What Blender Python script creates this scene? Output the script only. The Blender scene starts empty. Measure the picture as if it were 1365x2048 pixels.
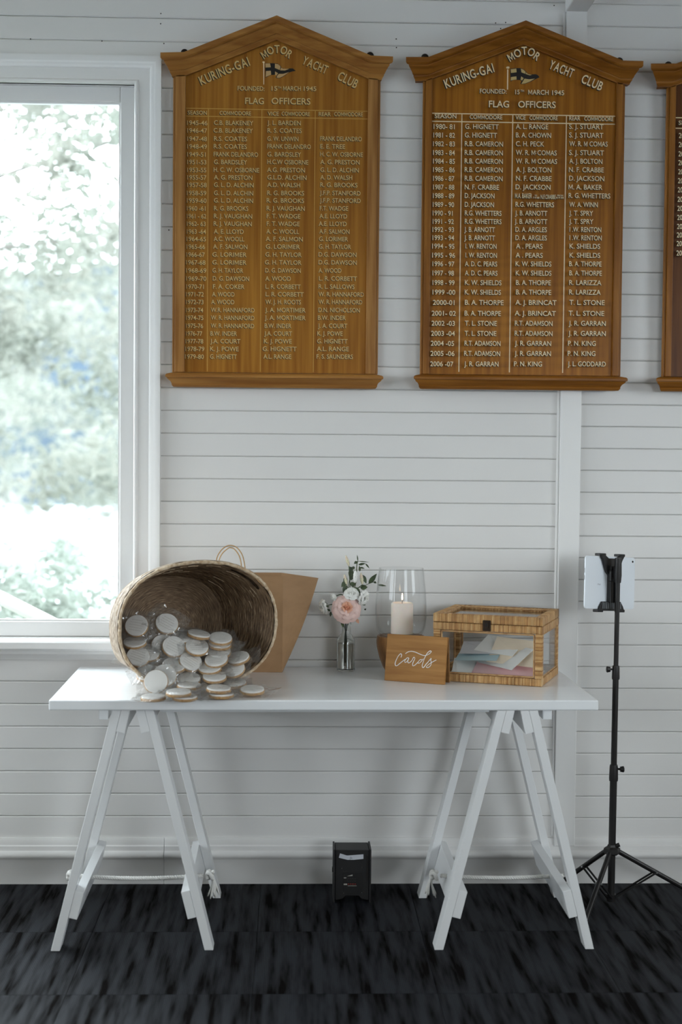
import bpy, bmesh, math, random
import numpy as np
from mathutils import Vector, Matrix, Quaternion, Euler
random.seed(7)
SC = bpy.context.scene
COL = SC.collection
PI = math.pi
R_ = math.radians

# ------------------------------------------------------------------ camera
FPX = 2844.0
_ps, _pi, _ro = R_(1.927), R_(2.351), R_(0.5)
CAM = np.array([0.0, -4.775, 1.455])
_F = np.array([math.sin(_ps)*math.cos(_pi), math.cos(_ps)*math.cos(_pi), -math.sin(_pi)])
_R0 = np.array([math.cos(_ps), -math.sin(_ps), 0.0])
_U0 = np.cross(_R0, _F)
_R = math.cos(_ro)*_R0 + math.sin(_ro)*_U0
_U = -math.sin(_ro)*_R0 + math.cos(_ro)*_U0
cd = bpy.data.cameras.new('camera')
cam = bpy.data.objects.new('camera', cd)
COL.objects.link(cam)
cam.matrix_world = Matrix(((_R[0], _U[0], -_F[0], CAM[0]), (_R[1], _U[1], -_F[1], CAM[1]),
                           (_R[2], _U[2], -_F[2], CAM[2]), (0, 0, 0, 1)))
cd.sensor_fit = 'VERTICAL'
cd.sensor_height = 36.0
cd.lens = FPX/2048*36.0
cd.clip_end = 2000
cd.dof.use_dof = True
cd.dof.focus_distance = 4.62
cd.dof.aperture_fstop = 1.9
SC.camera = cam

# ------------------------------------------------------------------ daylight and exposure
world = bpy.data.worlds.new('overcast_sky')
SC.world = world
world.use_nodes = True
bg = world.node_tree.nodes['Background']
bg.inputs[0].default_value = (0.86, 0.945, 1.0, 1)
bg.inputs[1].default_value = 10.0
SC.view_settings.view_transform = 'Standard'
SC.view_settings.look = 'None'
SC.view_settings.gamma = 1.0
SC.view_settings.use_curve_mapping = False
SC.view_settings.exposure = 0.26
SC.cycles.use_denoising = True
SC.cycles.max_bounces = 10
SC.cycles.diffuse_bounces = 5
SC.cycles.transparent_max_bounces = 24
SC.cycles.caustics_reflective = False
SC.cycles.caustics_refractive = False
SC.cycles.sample_clamp_indirect = 6.0

# room limits: x, y, z
RX0, RX1, RY0, RZ = -3.6, 4.4, -8.0, 3.12
# openings: visible window, and the glazed openings that light the hall
WIN = (-3.42, -0.5335, 0.83, 2.667)            # x0 x1 z0 z1 in wall_back
FRONT_OPEN = [(1.8, 4.1, 1.0, 2.5)]    # wall_front
LEFT_OPEN = [(-6.4, -5.2, 1.0, 2.3), (-4.6, -2.4, 1.0, 2.3), (-1.9, -0.2, 1.15, 2.8)]     # wall_left: y0 y1 z0 z1
RIGHT_OPEN = [(-3.7, -2.0, 1.2, 2.8)]

def portal(name, loc, rot, sx, sy):
    l = bpy.data.lights.new(name, 'AREA')
    l.shape = 'RECTANGLE'; l.size = sx; l.size_y = sy
    l.cycles.is_portal = True
    o = bpy.data.objects.new(name, l)
    o.location = loc; o.rotation_euler = rot
    COL.objects.link(o)
portal('daylight_portal', ((WIN[0]+WIN[1])/2, 0.09, (WIN[2]+WIN[3])/2), (R_(-90), 0, 0), WIN[1]-WIN[0], WIN[3]-WIN[2])
for a, b, c, d in FRONT_OPEN:
    portal('daylight_portal', ((a+b)/2, RY0-0.05, (c+d)/2), (R_(90), 0, 0), b-a, d-c)
for a, b, c, d in LEFT_OPEN:
    portal('daylight_portal', (RX0-0.05, (a+b)/2, (c+d)/2), (R_(90), 0, R_(-90)), b-a, d-c)
for a, b, c, d in RIGHT_OPEN:
    portal('daylight_portal', (RX1+0.05, (a+b)/2, (c+d)/2), (R_(90), 0, R_(90)), b-a, d-c)

# ------------------------------------------------------------------ helpers
def ray(px, py):
    return _F + _R*((px-682.5)/FPX) - _U*((py-1024)/FPX)
def wy(px, py, Y):
    d = ray(px, py); t = (Y-CAM[1])/d[1]
    return Vector(CAM + d*t)
def wz(px, py, Z):
    d = ray(px, py); t = (Z-CAM[2])/d[2]
    return Vector(CAM + d*t)

def srgb(r, g, b):
    def f(c):
        c /= 255.0
        return c/12.92 if c <= 0.04045 else ((c+0.055)/1.055)**2.4
    return (f(r), f(g), f(b), 1.0)

MATS = {}
def mat(name, col, rough=0.5, metal=0.0, spec=0.5, noise=None, bump=None, sheen=0.0, trans=0.0, ior=1.45, emit=None, sss=0.0, coat=0.0):
    """noise=(scale xyz, colour2, contrast lo, hi, detail)   bump=(scale xyz, strength, distance)"""
    if name in MATS: return MATS[name]
    m = bpy.data.materials.new(name); m.use_nodes = True
    nt = m.node_tree; N = nt.nodes; L = nt.links
    p = N['Principled BSDF']
    p.inputs['Base Color'].default_value = col
    p.inputs['Roughness'].default_value = rough
    p.inputs['Metallic'].default_value = metal
    p.inputs['Specular IOR Level'].default_value = spec
    p.inputs['Sheen Weight'].default_value = sheen
    p.inputs['Transmission Weight'].default_value = trans
    p.inputs['IOR'].default_value = ior
    p.inputs['Subsurface Weight'].default_value = sss
    p.inputs['Coat Weight'].default_value = coat
    if sss: p.inputs['Subsurface Radius'].default_value = (0.02, 0.012, 0.008)
    if emit:
        p.inputs['Emission Color'].default_value = emit[0]; p.inputs['Emission Strength'].default_value = emit[1]
    tc = None
    if noise or bump: tc = N.new('ShaderNodeTexCoord')
    if noise:
        mp = N.new('ShaderNodeMapping'); mp.inputs['Scale'].default_value = noise[0]
        L.new(tc.outputs['Object'], mp.inputs['Vector'])
        nz = N.new('ShaderNodeTexNoise'); nz.inputs['Scale'].default_value = 1.0
        nz.inputs['Detail'].default_value = noise[4] if len(noise) > 4 else 5
        L.new(mp.outputs[0], nz.inputs['Vector'])
        rp = N.new('ShaderNodeValToRGB')
        rp.color_ramp.elements[0].position = noise[2]; rp.color_ramp.elements[0].color = col
        rp.color_ramp.elements[1].position = noise[3]; rp.color_ramp.elements[1].color = noise[1]
        L.new(nz.outputs[0], rp.inputs[0]); L.new(rp.outputs[0], p.inputs['Base Color'])
    if bump:
        mp2 = N.new('ShaderNodeMapping'); mp2.inputs['Scale'].default_value = bump[0]
        L.new(tc.outputs['Object'], mp2.inputs['Vector'])
        nz2 = N.new('ShaderNodeTexNoise'); nz2.inputs['Scale'].default_value = 1.0; nz2.inputs['Detail'].default_value = 4
        L.new(mp2.outputs[0], nz2.inputs['Vector'])
        bp = N.new('ShaderNodeBump'); bp.inputs['Strength'].default_value = bump[1]; bp.inputs['Distance'].default_value = bump[2]
        L.new(nz2.outputs[0], bp.inputs['Height']); L.new(bp.outputs[0], p.inputs['Normal'])
    MATS[name] = m
    return m

def thin_glass(name, tint=(1, 1, 1, 1), rough=0.02, base=0.04, bump=None, dense=0.0):
    m = bpy.data.materials.new(name); m.use_nodes = True
    nt = m.node_tree; N = nt.nodes; L = nt.links
    N.remove(N['Principled BSDF'])
    out = N['Material Output']
    tr = N.new('ShaderNodeBsdfTransparent'); tr.inputs[0].default_value = tint
    gl = N.new('ShaderNodeBsdfGlossy'); gl.inputs['Roughness'].default_value = rough
    fr = N.new('ShaderNodeLayerWeight'); fr.inputs['Blend'].default_value = 0.5
    pw = N.new('ShaderNodeMath'); pw.operation = 'POWER'; pw.inputs[1].default_value = 5.0
    sc_ = N.new('ShaderNodeMath'); sc_.operation = 'MULTIPLY'; sc_.inputs[1].default_value = 0.9
    L.new(fr.outputs['Facing'], pw.inputs[0]); L.new(pw.outputs[0], sc_.inputs[0])
    mx = N.new('ShaderNodeMixShader')
    ad = N.new('ShaderNodeMath'); ad.operation = 'ADD'; ad.inputs[1].default_value = base; ad.use_clamp = True
    L.new(sc_.outputs[0], ad.inputs[0]); L.new(ad.outputs[0], mx.inputs[0])
    L.new(tr.outputs[0], mx.inputs[1]); L.new(gl.outputs[0], mx.inputs[2])
    last = mx
    if dense:
        df = N.new('ShaderNodeBsdfDiffuse'); df.inputs[0].default_value = (0.85, 0.87, 0.88, 1)
        m2 = N.new('ShaderNodeMixShader'); m2.inputs[0].default_value = dense
        L.new(mx.outputs[0], m2.inputs[1]); L.new(df.outputs[0], m2.inputs[2]); last = m2
    if bump:
        tc = N.new('ShaderNodeTexCoord'); nz = N.new('ShaderNodeTexNoise'); nz.inputs['Scale'].default_value = bump[0]
        bp = N.new('ShaderNodeBump'); bp.inputs['Strength'].default_value = bump[1]; bp.inputs['Distance'].default_value = 0.004
        L.new(tc.outputs['Object'], nz.inputs['Vector']); L.new(nz.outputs[0], bp.inputs['Height'])
        L.new(bp.outputs[0], gl.inputs['Normal']); L.new(bp.outputs[0], fr.inputs['Normal'])
    L.new(last.outputs[0], out.inputs['Surface'])
    MATS[name] = m
    return m

class MB:
    """collects verts / faces, becomes one mesh object"""
    def __init__(s): s.v = []; s.f = []; s.mi = []; s.cur = 0
    def add(s, vs, fs):
        o = len(s.v); s.v += [tuple(v) for v in vs]
        for f in fs: s.f.append(tuple(i+o for i in f)); s.mi.append(s.cur)
        return s
    def box(s, x0, x1, y0, y1, z0, z1, M=None):
        vs = [Vector((x, y, z)) for z in (z0, z1) for y in (y0, y1) for x in (x0, x1)]
        if M is not None: vs = [M @ v for v in vs]
        return s.add(vs, [(0, 2, 3, 1), (4, 5, 7, 6), (0, 1, 5, 4), (1, 3, 7, 5), (3, 2, 6, 7), (2, 0, 4, 6)])
    def prism(s, poly, y0, y1):
        """polygon of (x,z) ordered CCW seen from -y, extruded y0 (front) to y1"""
        n = len(poly)
        vs = [(x, y0, z) for x, z in poly] + [(x, y1, z) for x, z in poly]
        fs = [tuple(range(n)), tuple(range(2*n-1, n-1, -1))]
        for i in range(n):
            j = (i+1) % n; fs.append((j, i, n+i, n+j))
        return s.add(vs, fs)
    def lathe(s, prof, n=32, c=(0, 0, 0), cap0=True, cap1=True, jit=None):
        vs = []; fs = []
        for r, z in prof:
            for k in range(n):
                a = 2*PI*k/n
                vs.append((c[0]+r*math.cos(a), c[1]+r*math.sin(a), c[2]+z))
        for i in range(len(prof)-1):
            for k in range(n):
                k2 = (k+1) % n
                fs.append((i*n+k, i*n+k2, (i+1)*n+k2, (i+1)*n+k))
        if cap0: fs.append(tuple(range(n-1, -1, -1)))
        if cap1: b = (len(prof)-1)*n; fs.append(tuple(range(b, b+n)))
        return s.add(vs, fs)
    def tube(s, pts, r, n=8, closed=False):
        pts = [Vector(p) for p in pts]; m = len(pts)
        rs = r if isinstance(r, (list, tuple)) else [r]*m
        vs = []; fs = []
        up = None
        for i in range(m):
            if closed: t = pts[(i+1) % m]-pts[i-1]
            else: t = pts[min(i+1, m-1)]-pts[max(i-1, 0)]
            if t.length < 1e-9: t = Vector((0, 0, 1))
            t.normalize()
            if up is None:
                up = Vector((0, 0, 1)) if abs(t.z) < 0.9 else Vector((1, 0, 0))
            a = up - t*up.dot(t)
            if a.length < 1e-6: a = Vector((0, 1, 0)) - t*t.y
            a.normalize(); up = a; b = t.cross(a)
            for k in range(n):
                an = 2*PI*k/n
                vs.append(pts[i] + (a*math.cos(an)+b*math.sin(an))*rs[i])
        for i in range(m-1 if not closed else m):
            i2 = (i+1) % m
            for k in range(n):
                k2 = (k+1) % n
                fs.append((i*n+k, i*n+k2, i2*n+k2, i2*n+k))
        if not closed:
            fs.append(tuple(range(n-1, -1, -1))); fs.append(tuple(range((m-1)*n, m*n)))
        return s.add(vs, fs)
    def grid(s, fn, nu, nv, wrapu=False):
        vs = [fn(i, j) for j in range(nv) for i in range(nu)]
        fs = []
        for j in range(nv-1):
            for i in range(nu if wrapu else nu-1):
                i2 = (i+1) % nu
                fs.append((j*nu+i, j*nu+i2, (j+1)*nu+i2, (j+1)*nu+i))
        return s.add(vs, fs)
    def mesh(s, name, mats, off=(0, 0, 0), smooth=False, bevel=0.0, inv=None):
        me = bpy.data.meshes.new(name)
        if inv is not None: vv = [inv @ Vector(v) for v in s.v]
        else: vv = [(v[0]-off[0], v[1]-off[1], v[2]-off[2]) for v in s.v]
        me.from_pydata(vv, [], s.f)
        if not isinstance(mats, (list, tuple)): mats = [mats]
        for m in mats: me.materials.append(m)
        me.polygons.foreach_set('material_index', s.mi)
        bm = bmesh.new(); bm.from_mesh(me)
        if bevel:
            ed = [e for e in bm.edges if len(e.link_faces) == 2 and e.calc_face_angle(0) > 0.5]
            bmesh.ops.bevel(bm, geom=ed, offset=bevel, segments=2, profile=0.5, affect='EDGES', clamp_overlap=True)
        bmesh.ops.recalc_face_normals(bm, faces=bm.faces)
        bm.to_mesh(me); bm.free()
        if smooth:
            me.polygons.foreach_set('use_smooth', [True]*len(me.polygons))
            if smooth != 'all':
                try: me.set_sharp_from_angle(angle=R_(40))
                except Exception: pass
        me.update()
        return me

def link(name, me, parent=None):
    o = bpy.data.objects.new(name, me); COL.objects.link(o)
    if parent: o.parent = parent
    return o
def world_of(o):
    m = Matrix.LocRotScale(o.location, o.rotation_euler, o.scale)
    while o.parent:
        o = o.parent
        m = Matrix.LocRotScale(o.location, o.rotation_euler, o.scale) @ m
    return m
def part(name, mb, mats, parent, smooth=False, bevel=0.0, local=False, label=None, kind=None):
    """mb in world coordinates (or local when local=True) becomes a child of parent"""
    inv = None if (local or parent is None) else world_of(parent).inverted()
    o = link(name, mb.mesh(name, mats, smooth=smooth, bevel=bevel, inv=inv), parent)
    if label: o['label'] = label
    if kind: o['kind'] = kind
    return o
def thing(name, label, cat, loc=(0, 0, 0), rot=(0, 0, 0), group=None):
    o = bpy.data.objects.new(name, None); COL.objects.link(o)
    o.empty_display_size = 0.05
    o.location = loc; o.rotation_euler = rot
    o['label'] = label; o['category'] = cat
    if group: o['group'] = group
    return o
def struct(name, mb, mats, smooth=False, bevel=0.0, label=None):
    o = link(name, mb.mesh(name, mats, smooth=smooth, bevel=bevel))
    o['kind'] = 'structure'
    if label: o['label'] = label
    return o
def smoothpath(pts, n=6):
    P = [Vector(p) for p in pts]; out = []
    for i in range(len(P)-1):
        p0 = P[max(i-1, 0)]; p1 = P[i]; p2 = P[i+1]; p3 = P[min(i+2, len(P)-1)]
        for k in range(n):
            t = k/n
            out.append(0.5*((2*p1)+(p2-p0)*t+(2*p0-5*p1+4*p2-p3)*t*t+(3*p1-p0-3*p2+p3)*t**3))
    out.append(P[-1])
    return out

# ------------------------------------------------------------------ materials
M_paint = mat('white_wall_paint', (0.76, 0.75, 0.735, 1), 0.42, bump=((9, 30, 60), 0.12, 0.002), noise=((1.2, 1, 2.5), (0.72, 0.71, 0.70, 1), 0.35, 0.7))
M_trim = mat('white_trim_paint', (0.78, 0.775, 0.765, 1), 0.35)
M_cream_wall = mat('cream_wall_paint', (0.50, 0.40, 0.29, 1), 0.5)
M_gap = mat('dark_gap', (0.22, 0.2, 0.18, 1), 0.9)
M_ceil = mat('ceiling_paint', (0.76, 0.73, 0.68, 1), 0.6)
M_table = mat('white_table_paint', (0.84, 0.86, 0.88, 1), 0.16, noise=((3, 30, 30), (0.82, 0.84, 0.86, 1), 0.4, 0.65))
M_leg = mat('white_leg_paint', (0.78, 0.79, 0.80, 1), 0.3)

def wood(name, c1, c2, rough=0.38, scale=(60, 60, 2.2), spec=0.25):
    m = mat(name, c1, rough, spec=spec, noise=(scale, c2, 0.35, 0.68, 6), bump=((scale[0]*2.5, scale[1]*2.5, scale[2]*2.5), 0.08, 0.001))
    return m
M_w1 = wood('honey_oak_panel', srgb(138, 86, 26), srgb(170, 116, 42))
M_w1f = wood('honey_oak_frame', srgb(138, 92, 44), srgb(178, 130, 74), scale=(50, 50, 3))
M_w1c = wood('honey_oak_cornice', srgb(138, 90, 42), srgb(172, 122, 62), scale=(3, 50, 50))
M_w2 = wood('brown_oak_panel', srgb(134, 80, 14), srgb(168, 108, 26))
M_w2f = wood('brown_oak_frame', srgb(122, 74, 22), srgb(158, 104, 40), scale=(50, 50, 3))
M_w2c = wood('brown_oak_cornice', srgb(118, 70, 20), srgb(152, 98, 36), scale=(3, 50, 50))
M_w3 = wood('dark_oak_panel', srgb(88, 50, 20), srgb(112, 68, 28))
M_gold = mat('gold_leaf_paint', srgb(214, 184, 122), 0.4)
M_cream = mat('cream_paint', srgb(236, 214, 170), 0.45)
M_black = mat('black_paint', srgb(22, 16, 12), 0.5)
M_iron = mat('dark_iron', srgb(40, 36, 34), 0.5, metal=0.6)
M_blackplastic = mat('black_plastic', (0.012, 0.011, 0.011, 1), 0.42)
M_blackmetal = mat('black_metal_tube', (0.014, 0.013, 0.013, 1), 0.35)

# ------------------------------------------------------------------ floor : carpet tiles
def carpet_material():
    m = bpy.data.materials.new('charcoal_streaked_carpet'); m.use_nodes = True
    nt = m.node_tree; N = nt.nodes; L = nt.links
    p = N['Principled BSDF']
    p.inputs['Roughness'].default_value = 0.68
    p.inputs['Sheen Weight'].default_value = 0.0
    p.inputs['Sheen Roughness'].default_value = 0.4
    g = N.new('ShaderNodeNewGeometry')
    oi = N.new('ShaderNodeObjectInfo')
    mp = N.new('ShaderNodeMapping'); mp.inputs['Scale'].default_value = (32, 3.0, 1); mp.inputs['Rotation'].default_value = (0, 0, R_(6))
    ad = N.new('ShaderNodeVectorMath'); ad.operation = 'ADD'
    L.new(g.outputs['Position'], ad.inputs[0])
    cx = N.new('ShaderNodeCombineXYZ'); L.new(oi.outputs['Random'], cx.inputs[0]); L.new(oi.outputs['Random'], cx.inputs[1])
    L.new(cx.outputs[0], ad.inputs[1]); L.new(ad.outputs[0], mp.inputs['Vector'])
    n1 = N.new('ShaderNodeTexNoise'); n1.inputs['Scale'].default_value = 1.0; n1.inputs['Detail'].default_value = 3
    L.new(mp.outputs[0], n1.inputs['Vector'])
    rp = N.new('ShaderNodeValToRGB')
    rp.color_ramp.elements[0].position = 0.36; rp.color_ramp.elements[0].color = (0.0045, 0.0036, 0.0034, 1)
    rp.color_ramp.elements[1].position = 0.6; rp.color_ramp.elements[1].color = (0.0095, 0.0115, 0.0165, 1)
    L.new(n1.outputs[0], rp.inputs[0])
    sm = N.new('ShaderNodeMapRange'); sm.inputs['From Min'].default_value = 0.36; sm.inputs['From Max'].default_value = 0.6
    sm.inputs['To Min'].default_value = 0.015; sm.inputs['To Max'].default_value = 0.28
    L.new(n1.outputs[0], sm.inputs[0]); L.new(sm.outputs[0], p.inputs['Specular IOR Level'])
    # ribs
    wv = N.new('ShaderNodeTexWave'); wv.bands_direction = 'X'; wv.inputs['Scale'].default_value = 62; wv.inputs['Distortion'].default_value = 0.6
    L.new(g.outputs['Position'], wv.inputs['Vector'])
    n2 = N.new('ShaderNodeTexNoise'); n2.inputs['Scale'].default_value = 420; n2.inputs['Detail'].default_value = 2
    L.new(g.outputs['Position'], n2.inputs['Vector'])
    mu = N.new('ShaderNodeMath'); mu.operation = 'MULTIPLY'; L.new(wv.outputs['Fac'], mu.inputs[0]); L.new(n2.outputs[0], mu.inputs[1])
    mx = N.new('ShaderNodeMixRGB'); mx.blend_type = 'MULTIPLY'; mx.inputs[0].default_value = 1.0
    m2 = N.new('ShaderNodeMapRange'); m2.inputs['To Min'].default_value = 0.2; m2.inputs['To Max'].default_value = 3.0
    L.new(mu.outputs[0], m2.inputs[0])
    L.new(rp.outputs[0], mx.inputs[1]); L.new(m2.outputs[0], mx.inputs[2])
    L.new(mx.outputs[0], p.inputs['Base Color'])
    bp = N.new('ShaderNodeBump'); bp.inputs['Strength'].default_value = 0.2; bp.inputs['Distance'].default_value = 0.004
    L.new(mu.outputs[0], bp.inputs['Height']); L.new(bp.outputs[0], p.inputs['Normal'])
    return m
M_carpet = carpet_material()
fl = struct('floor', MB().box(RX0, RX1, RY0, 0.02, -0.12, -0.006), M_gap)
TS = 0.5
nx = int((RX1-RX0)/TS); ny = int(-RY0/TS)
_t = MB().box(0.0007, TS-0.0007, 0.0007, TS-0.0007, -0.006, 0.0)
tile_me = _t.mesh('carpet_tile', M_carpet)
for i in range(nx):
    for j in range(ny):
        o = link('carpet_tile', tile_me, fl)
        o.location = (RX0+i*TS, RY0+j*TS, 0)

# ------------------------------------------------------------------ walls
WT = 0.14
def wall_with_holes(axis_len0, axis_len1, holes, z0, z1):
    """rectangles (a0,a1,z0,z1) that tile the wall minus holes (holes sorted by a)"""
    out = []; a = axis_len0
    for h in sorted(holes):
        out.append((a, h[0], z0, z1)); out.append((h[0], h[1], z0, h[2])); out.append((h[0], h[1], h[3], z1)); a = h[1]
    out.append((a, axis_len1, z0, z1))
    return out
mb = MB()
for a, b, c, d in wall_with_holes(RX0-WT, RX1+WT, [(WIN[0]-0.02, WIN[1]+0.02, WIN[2]-0.02, WIN[3]+0.02)], -0.1, RZ): mb.box(a, b, 0.011, WT, c, d)
wall_back = struct('wall_back', mb, [M_gap])
mb = MB()
for a, b, c, d in wall_with_holes(RX0-WT, RX1+WT, FRONT_OPEN, -0.1, RZ): mb.box(a, b, RY0-WT, RY0, c, d)
struct('wall_front', mb, M_cream_wall)
mb = MB()
for a, b, c, d in wall_with_holes(RY0, 0.0, LEFT_OPEN, -0.1, RZ): mb.box(RX0-WT, RX0, a, b, c, d)
struct('wall_left', mb, M_cream_wall)
mb = MB()
for a, b, c, d in wall_with_holes(RY0, 0.0, RIGHT_OPEN, -0.1, RZ): mb.box(RX1, RX1+WT, a, b, c, d)
struct('wall_right', mb, M_cream_wall)
struct('ceiling', MB().box(RX0-WT, RX1+WT, RY0-WT, WT, RZ, RZ+0.12), M_ceil)

def plank(x0, x1, z0, z1, yo):
    ch = 0.0032; g = 0.0005; z0 += g; z1 -= g
    poly = [(0.011, z0), (yo+ch*0.8, z0), (yo, z0+ch), (yo, z1-ch), (yo+ch*0.8, z1), (0.011, z1)]
    n = 6; m = MB()
    m.add([(x0, y, z) for y, z in poly]+[(x1, y, z) for y, z in poly],
          [tuple(range(n)), tuple(range(2*n-1, n-1, -1))]+[(i, n+i, n+(i+1) % n, (i+1) % n) for i in range(n)])
    part('plank', m, M_paint, wall_back)
PIL0, PIL1 = 0.895, 0.966
CX0 = WIN[1]; HOLE = (WIN[0]-0.03, WIN[1]+0.03, 0.80, 2.70)
z = 0.2265-0.076*2
rs = random.Random(3)
while z < RZ:
    z1 = min(z+0.076, RZ); yo = rs.uniform(-0.0012, 0.0012)
    if z1 <= HOLE[2] or z >= HOLE[3]: plank(RX0, PIL0+0.01, max(z, 0), z1, yo)
    else:
        plank(RX0, HOLE[0], z, z1, yo); plank(HOLE[1], PIL0+0.01, z, z1, yo)
    z += 0.076
z = 0.1456-0.0741
while z < RZ:
    z1 = min(z+0.0741, RZ)
    plank(PIL1-0.01, RX1, z, z1, rs.uniform(-0.0012, 0.0012)); z += 0.0741
for px, py in [(322, 27), (321.5, 47.5), (61, 78), (204, 82), (1012, 45), (992, 46), (1002, 57), (793, 78), (793.5, 95), (328, 87), (103, 120), (1109, 11), (338, 460)]:
    c = wy(px, py, -0.0012)
    m = MB().lathe([(0.0022, 0), (0.0015, 0.0012)], 8)
    o = part('nail_hole', m, M_black, wall_back, local=True)
    o.location = c; o.rotation_euler = (R_(90), 0, 0)

# pilaster, beam, baseboard
struct('trim_1', MB().box(PIL0, PIL1, -0.018, 0.011, 0.1265, 2.93).box(PIL0-0.008, PIL0, -0.008, 0.011, 0.16, 2.93), M_trim, bevel=0.003)
struct('trim_2', MB().box(PIL0-0.001, PIL1+0.001, -5.2, 0.011, 2.93, RZ), M_trim, bevel=0.004)
def sweep_x(x0, x1, prof):
    """profile [(y,z)] closed against the wall, swept along x"""
    n = len(prof); m = MB()
    m.add([(x0, y, z) for y, z in prof]+[(x1, y, z) for y, z in prof],
          [tuple(range(n)), tuple(range(2*n-1, n-1, -1))]+[(i, n+i, n+(i+1) % n, (i+1) % n) for i in range(n)])
    return m
bprof = [(0.011, 0.0), (-0.019, 0.0), (-0.019, 0.082), (-0.022, 0.086), (-0.027, 0.092), (-0.028, 0.099), (-0.026, 0.106), (-0.021, 0.111), (-0.017, 0.113), (-0.016, 0.127), (-0.013, 0.130), (-0.011, 0.131), (-0.010, 0.145), (-0.006, 0.1535), (0.011, 0.1535)]
JX = [RX0, wy(328, 1740, -0.02).x, RX1]
for a, b in zip(JX[:-1], JX[1:]):
    struct('baseboard_back', sweep_x(a+0.0006, b-0.0006, bprof), M_paint, smooth=True)

# window
def frame_sweep(x0, x1, z0, z1, prof, mb=None):
    """profile [(o,y)]: o outward from opening, swept left-top-right; feet end at z0"""
    m = mb or MB(); n = len(prof); vs = []
    for (o, y) in prof: vs.append((x0-o, y, z0))
    for (o, y) in prof: vs.append((x0-o, y, z1+o))
    for (o, y) in prof: vs.append((x1+o, y, z1+o))
    for (o, y) in prof: vs.append((x1+o, y, z0))
    fs = []
    for s in range(3):
        for i in range(n):
            j = (i+1) % n; fs.append((s*n+i, s*n+j, (s+1)*n+j, (s+1)*n+i))
    fs.append(tuple(range(n))); fs.append(tuple(range(3*n, 4*n)))
    return m.add(vs, fs)
WX0, WX1, WZ0, WZ1 = WIN
win = struct('window_1', frame_sweep(WX0, WX1, 0.83, WZ1, [(0, 0.012), (0, -0.014), (0.003, -0.018), (0.008, -0.019), (0.012, -0.016), (0.014, -0.012), (0.05, -0.012), (0.054, -0.018), (0.062, -0.022), (0.068, -0.023), (0.072, -0.026), (0.0885, -0.027), (0.0885, 0.012)]), M_trim, smooth=True)
win['label'] = 'white framed picture window looking out on trees and water'
# reveal box
def ring(x0, x1, z0, z1, t, y0, y1):
    m = MB()
    m.box(x0, x0+t, y0, y1, z0, z1).box(x1-t, x1, y0, y1, z0, z1).box(x0+t, x1-t, y0, y1, z1-t, z1).box(x0+t, x1-t, y0, y1, z0, z0+t)
    return m
part('jamb', ring(WX0-0.019, WX1+0.019, WZ0-0.019, WZ1+0.019, 0.019, 0.0, WT+0.01), M_trim, win)
XM = -2.0
for a, b in ((WX0, XM), (XM, WX1)):
    s = part('sash', ring(a+0.001, b-0.001, WZ0+0.001, WZ1, 0.05, 0.028, 0.066), M_trim, win, bevel=0.003)
    part('glazing_bead', ring(a+0.05, b-0.05, WZ0+0.05, WZ1-0.05, 0.007, 0.036, 0.058), M_trim, s)
M_pane = thin_glass('window_glass', (0.99, 1, 1, 1), 0.01, 0.03)
for a, b in ((WX0, XM), (XM, WX1)):
    part('pane', MB().box(a+0.05, b-0.05, 0.046, 0.050, WZ0+0.05, WZ1-0.05), M_pane, win)
part('window_sill', sweep_x(WX0-0.10, WX1+0.11, [(0.03, 0.83), (-0.05, 0.826), (-0.056, 0.82), (-0.056, 0.80), (-0.05, 0.793), (0.03, 0.793)]), M_trim, win, smooth=True)
part('apron', sweep_x(WX0-0.09, WX1+0.0885, [(0.011, 0.793), (-0.024, 0.793), (-0.024, 0.778), (-0.019, 0.774), (-0.012, 0.762), (-0.010, 0.757), (0.011, 0.757)]), M_trim, win, smooth=True)
# frames of the unseen openings
for k, (a, b, c, d) in enumerate(FRONT_OPEN):
    o = struct('window_%d' % (k+2), ring(a, b, c, d, 0.06, RY0-0.09, RY0-0.03), M_trim)
for k, (a, b, c, d) in enumerate(LEFT_OPEN):
    m = MB().box(RX0-0.09, RX0-0.03, a, a+0.06, c, d).box(RX0-0.09, RX0-0.03, b-0.06, b, c, d).box(RX0-0.09, RX0-0.03, a+0.06, b-0.06, c, c+0.06).box(RX0-0.09, RX0-0.03, a+0.06, b-0.06, d-0.06, d)
    struct('window_%d' % (k+4), m, M_trim)

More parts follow.
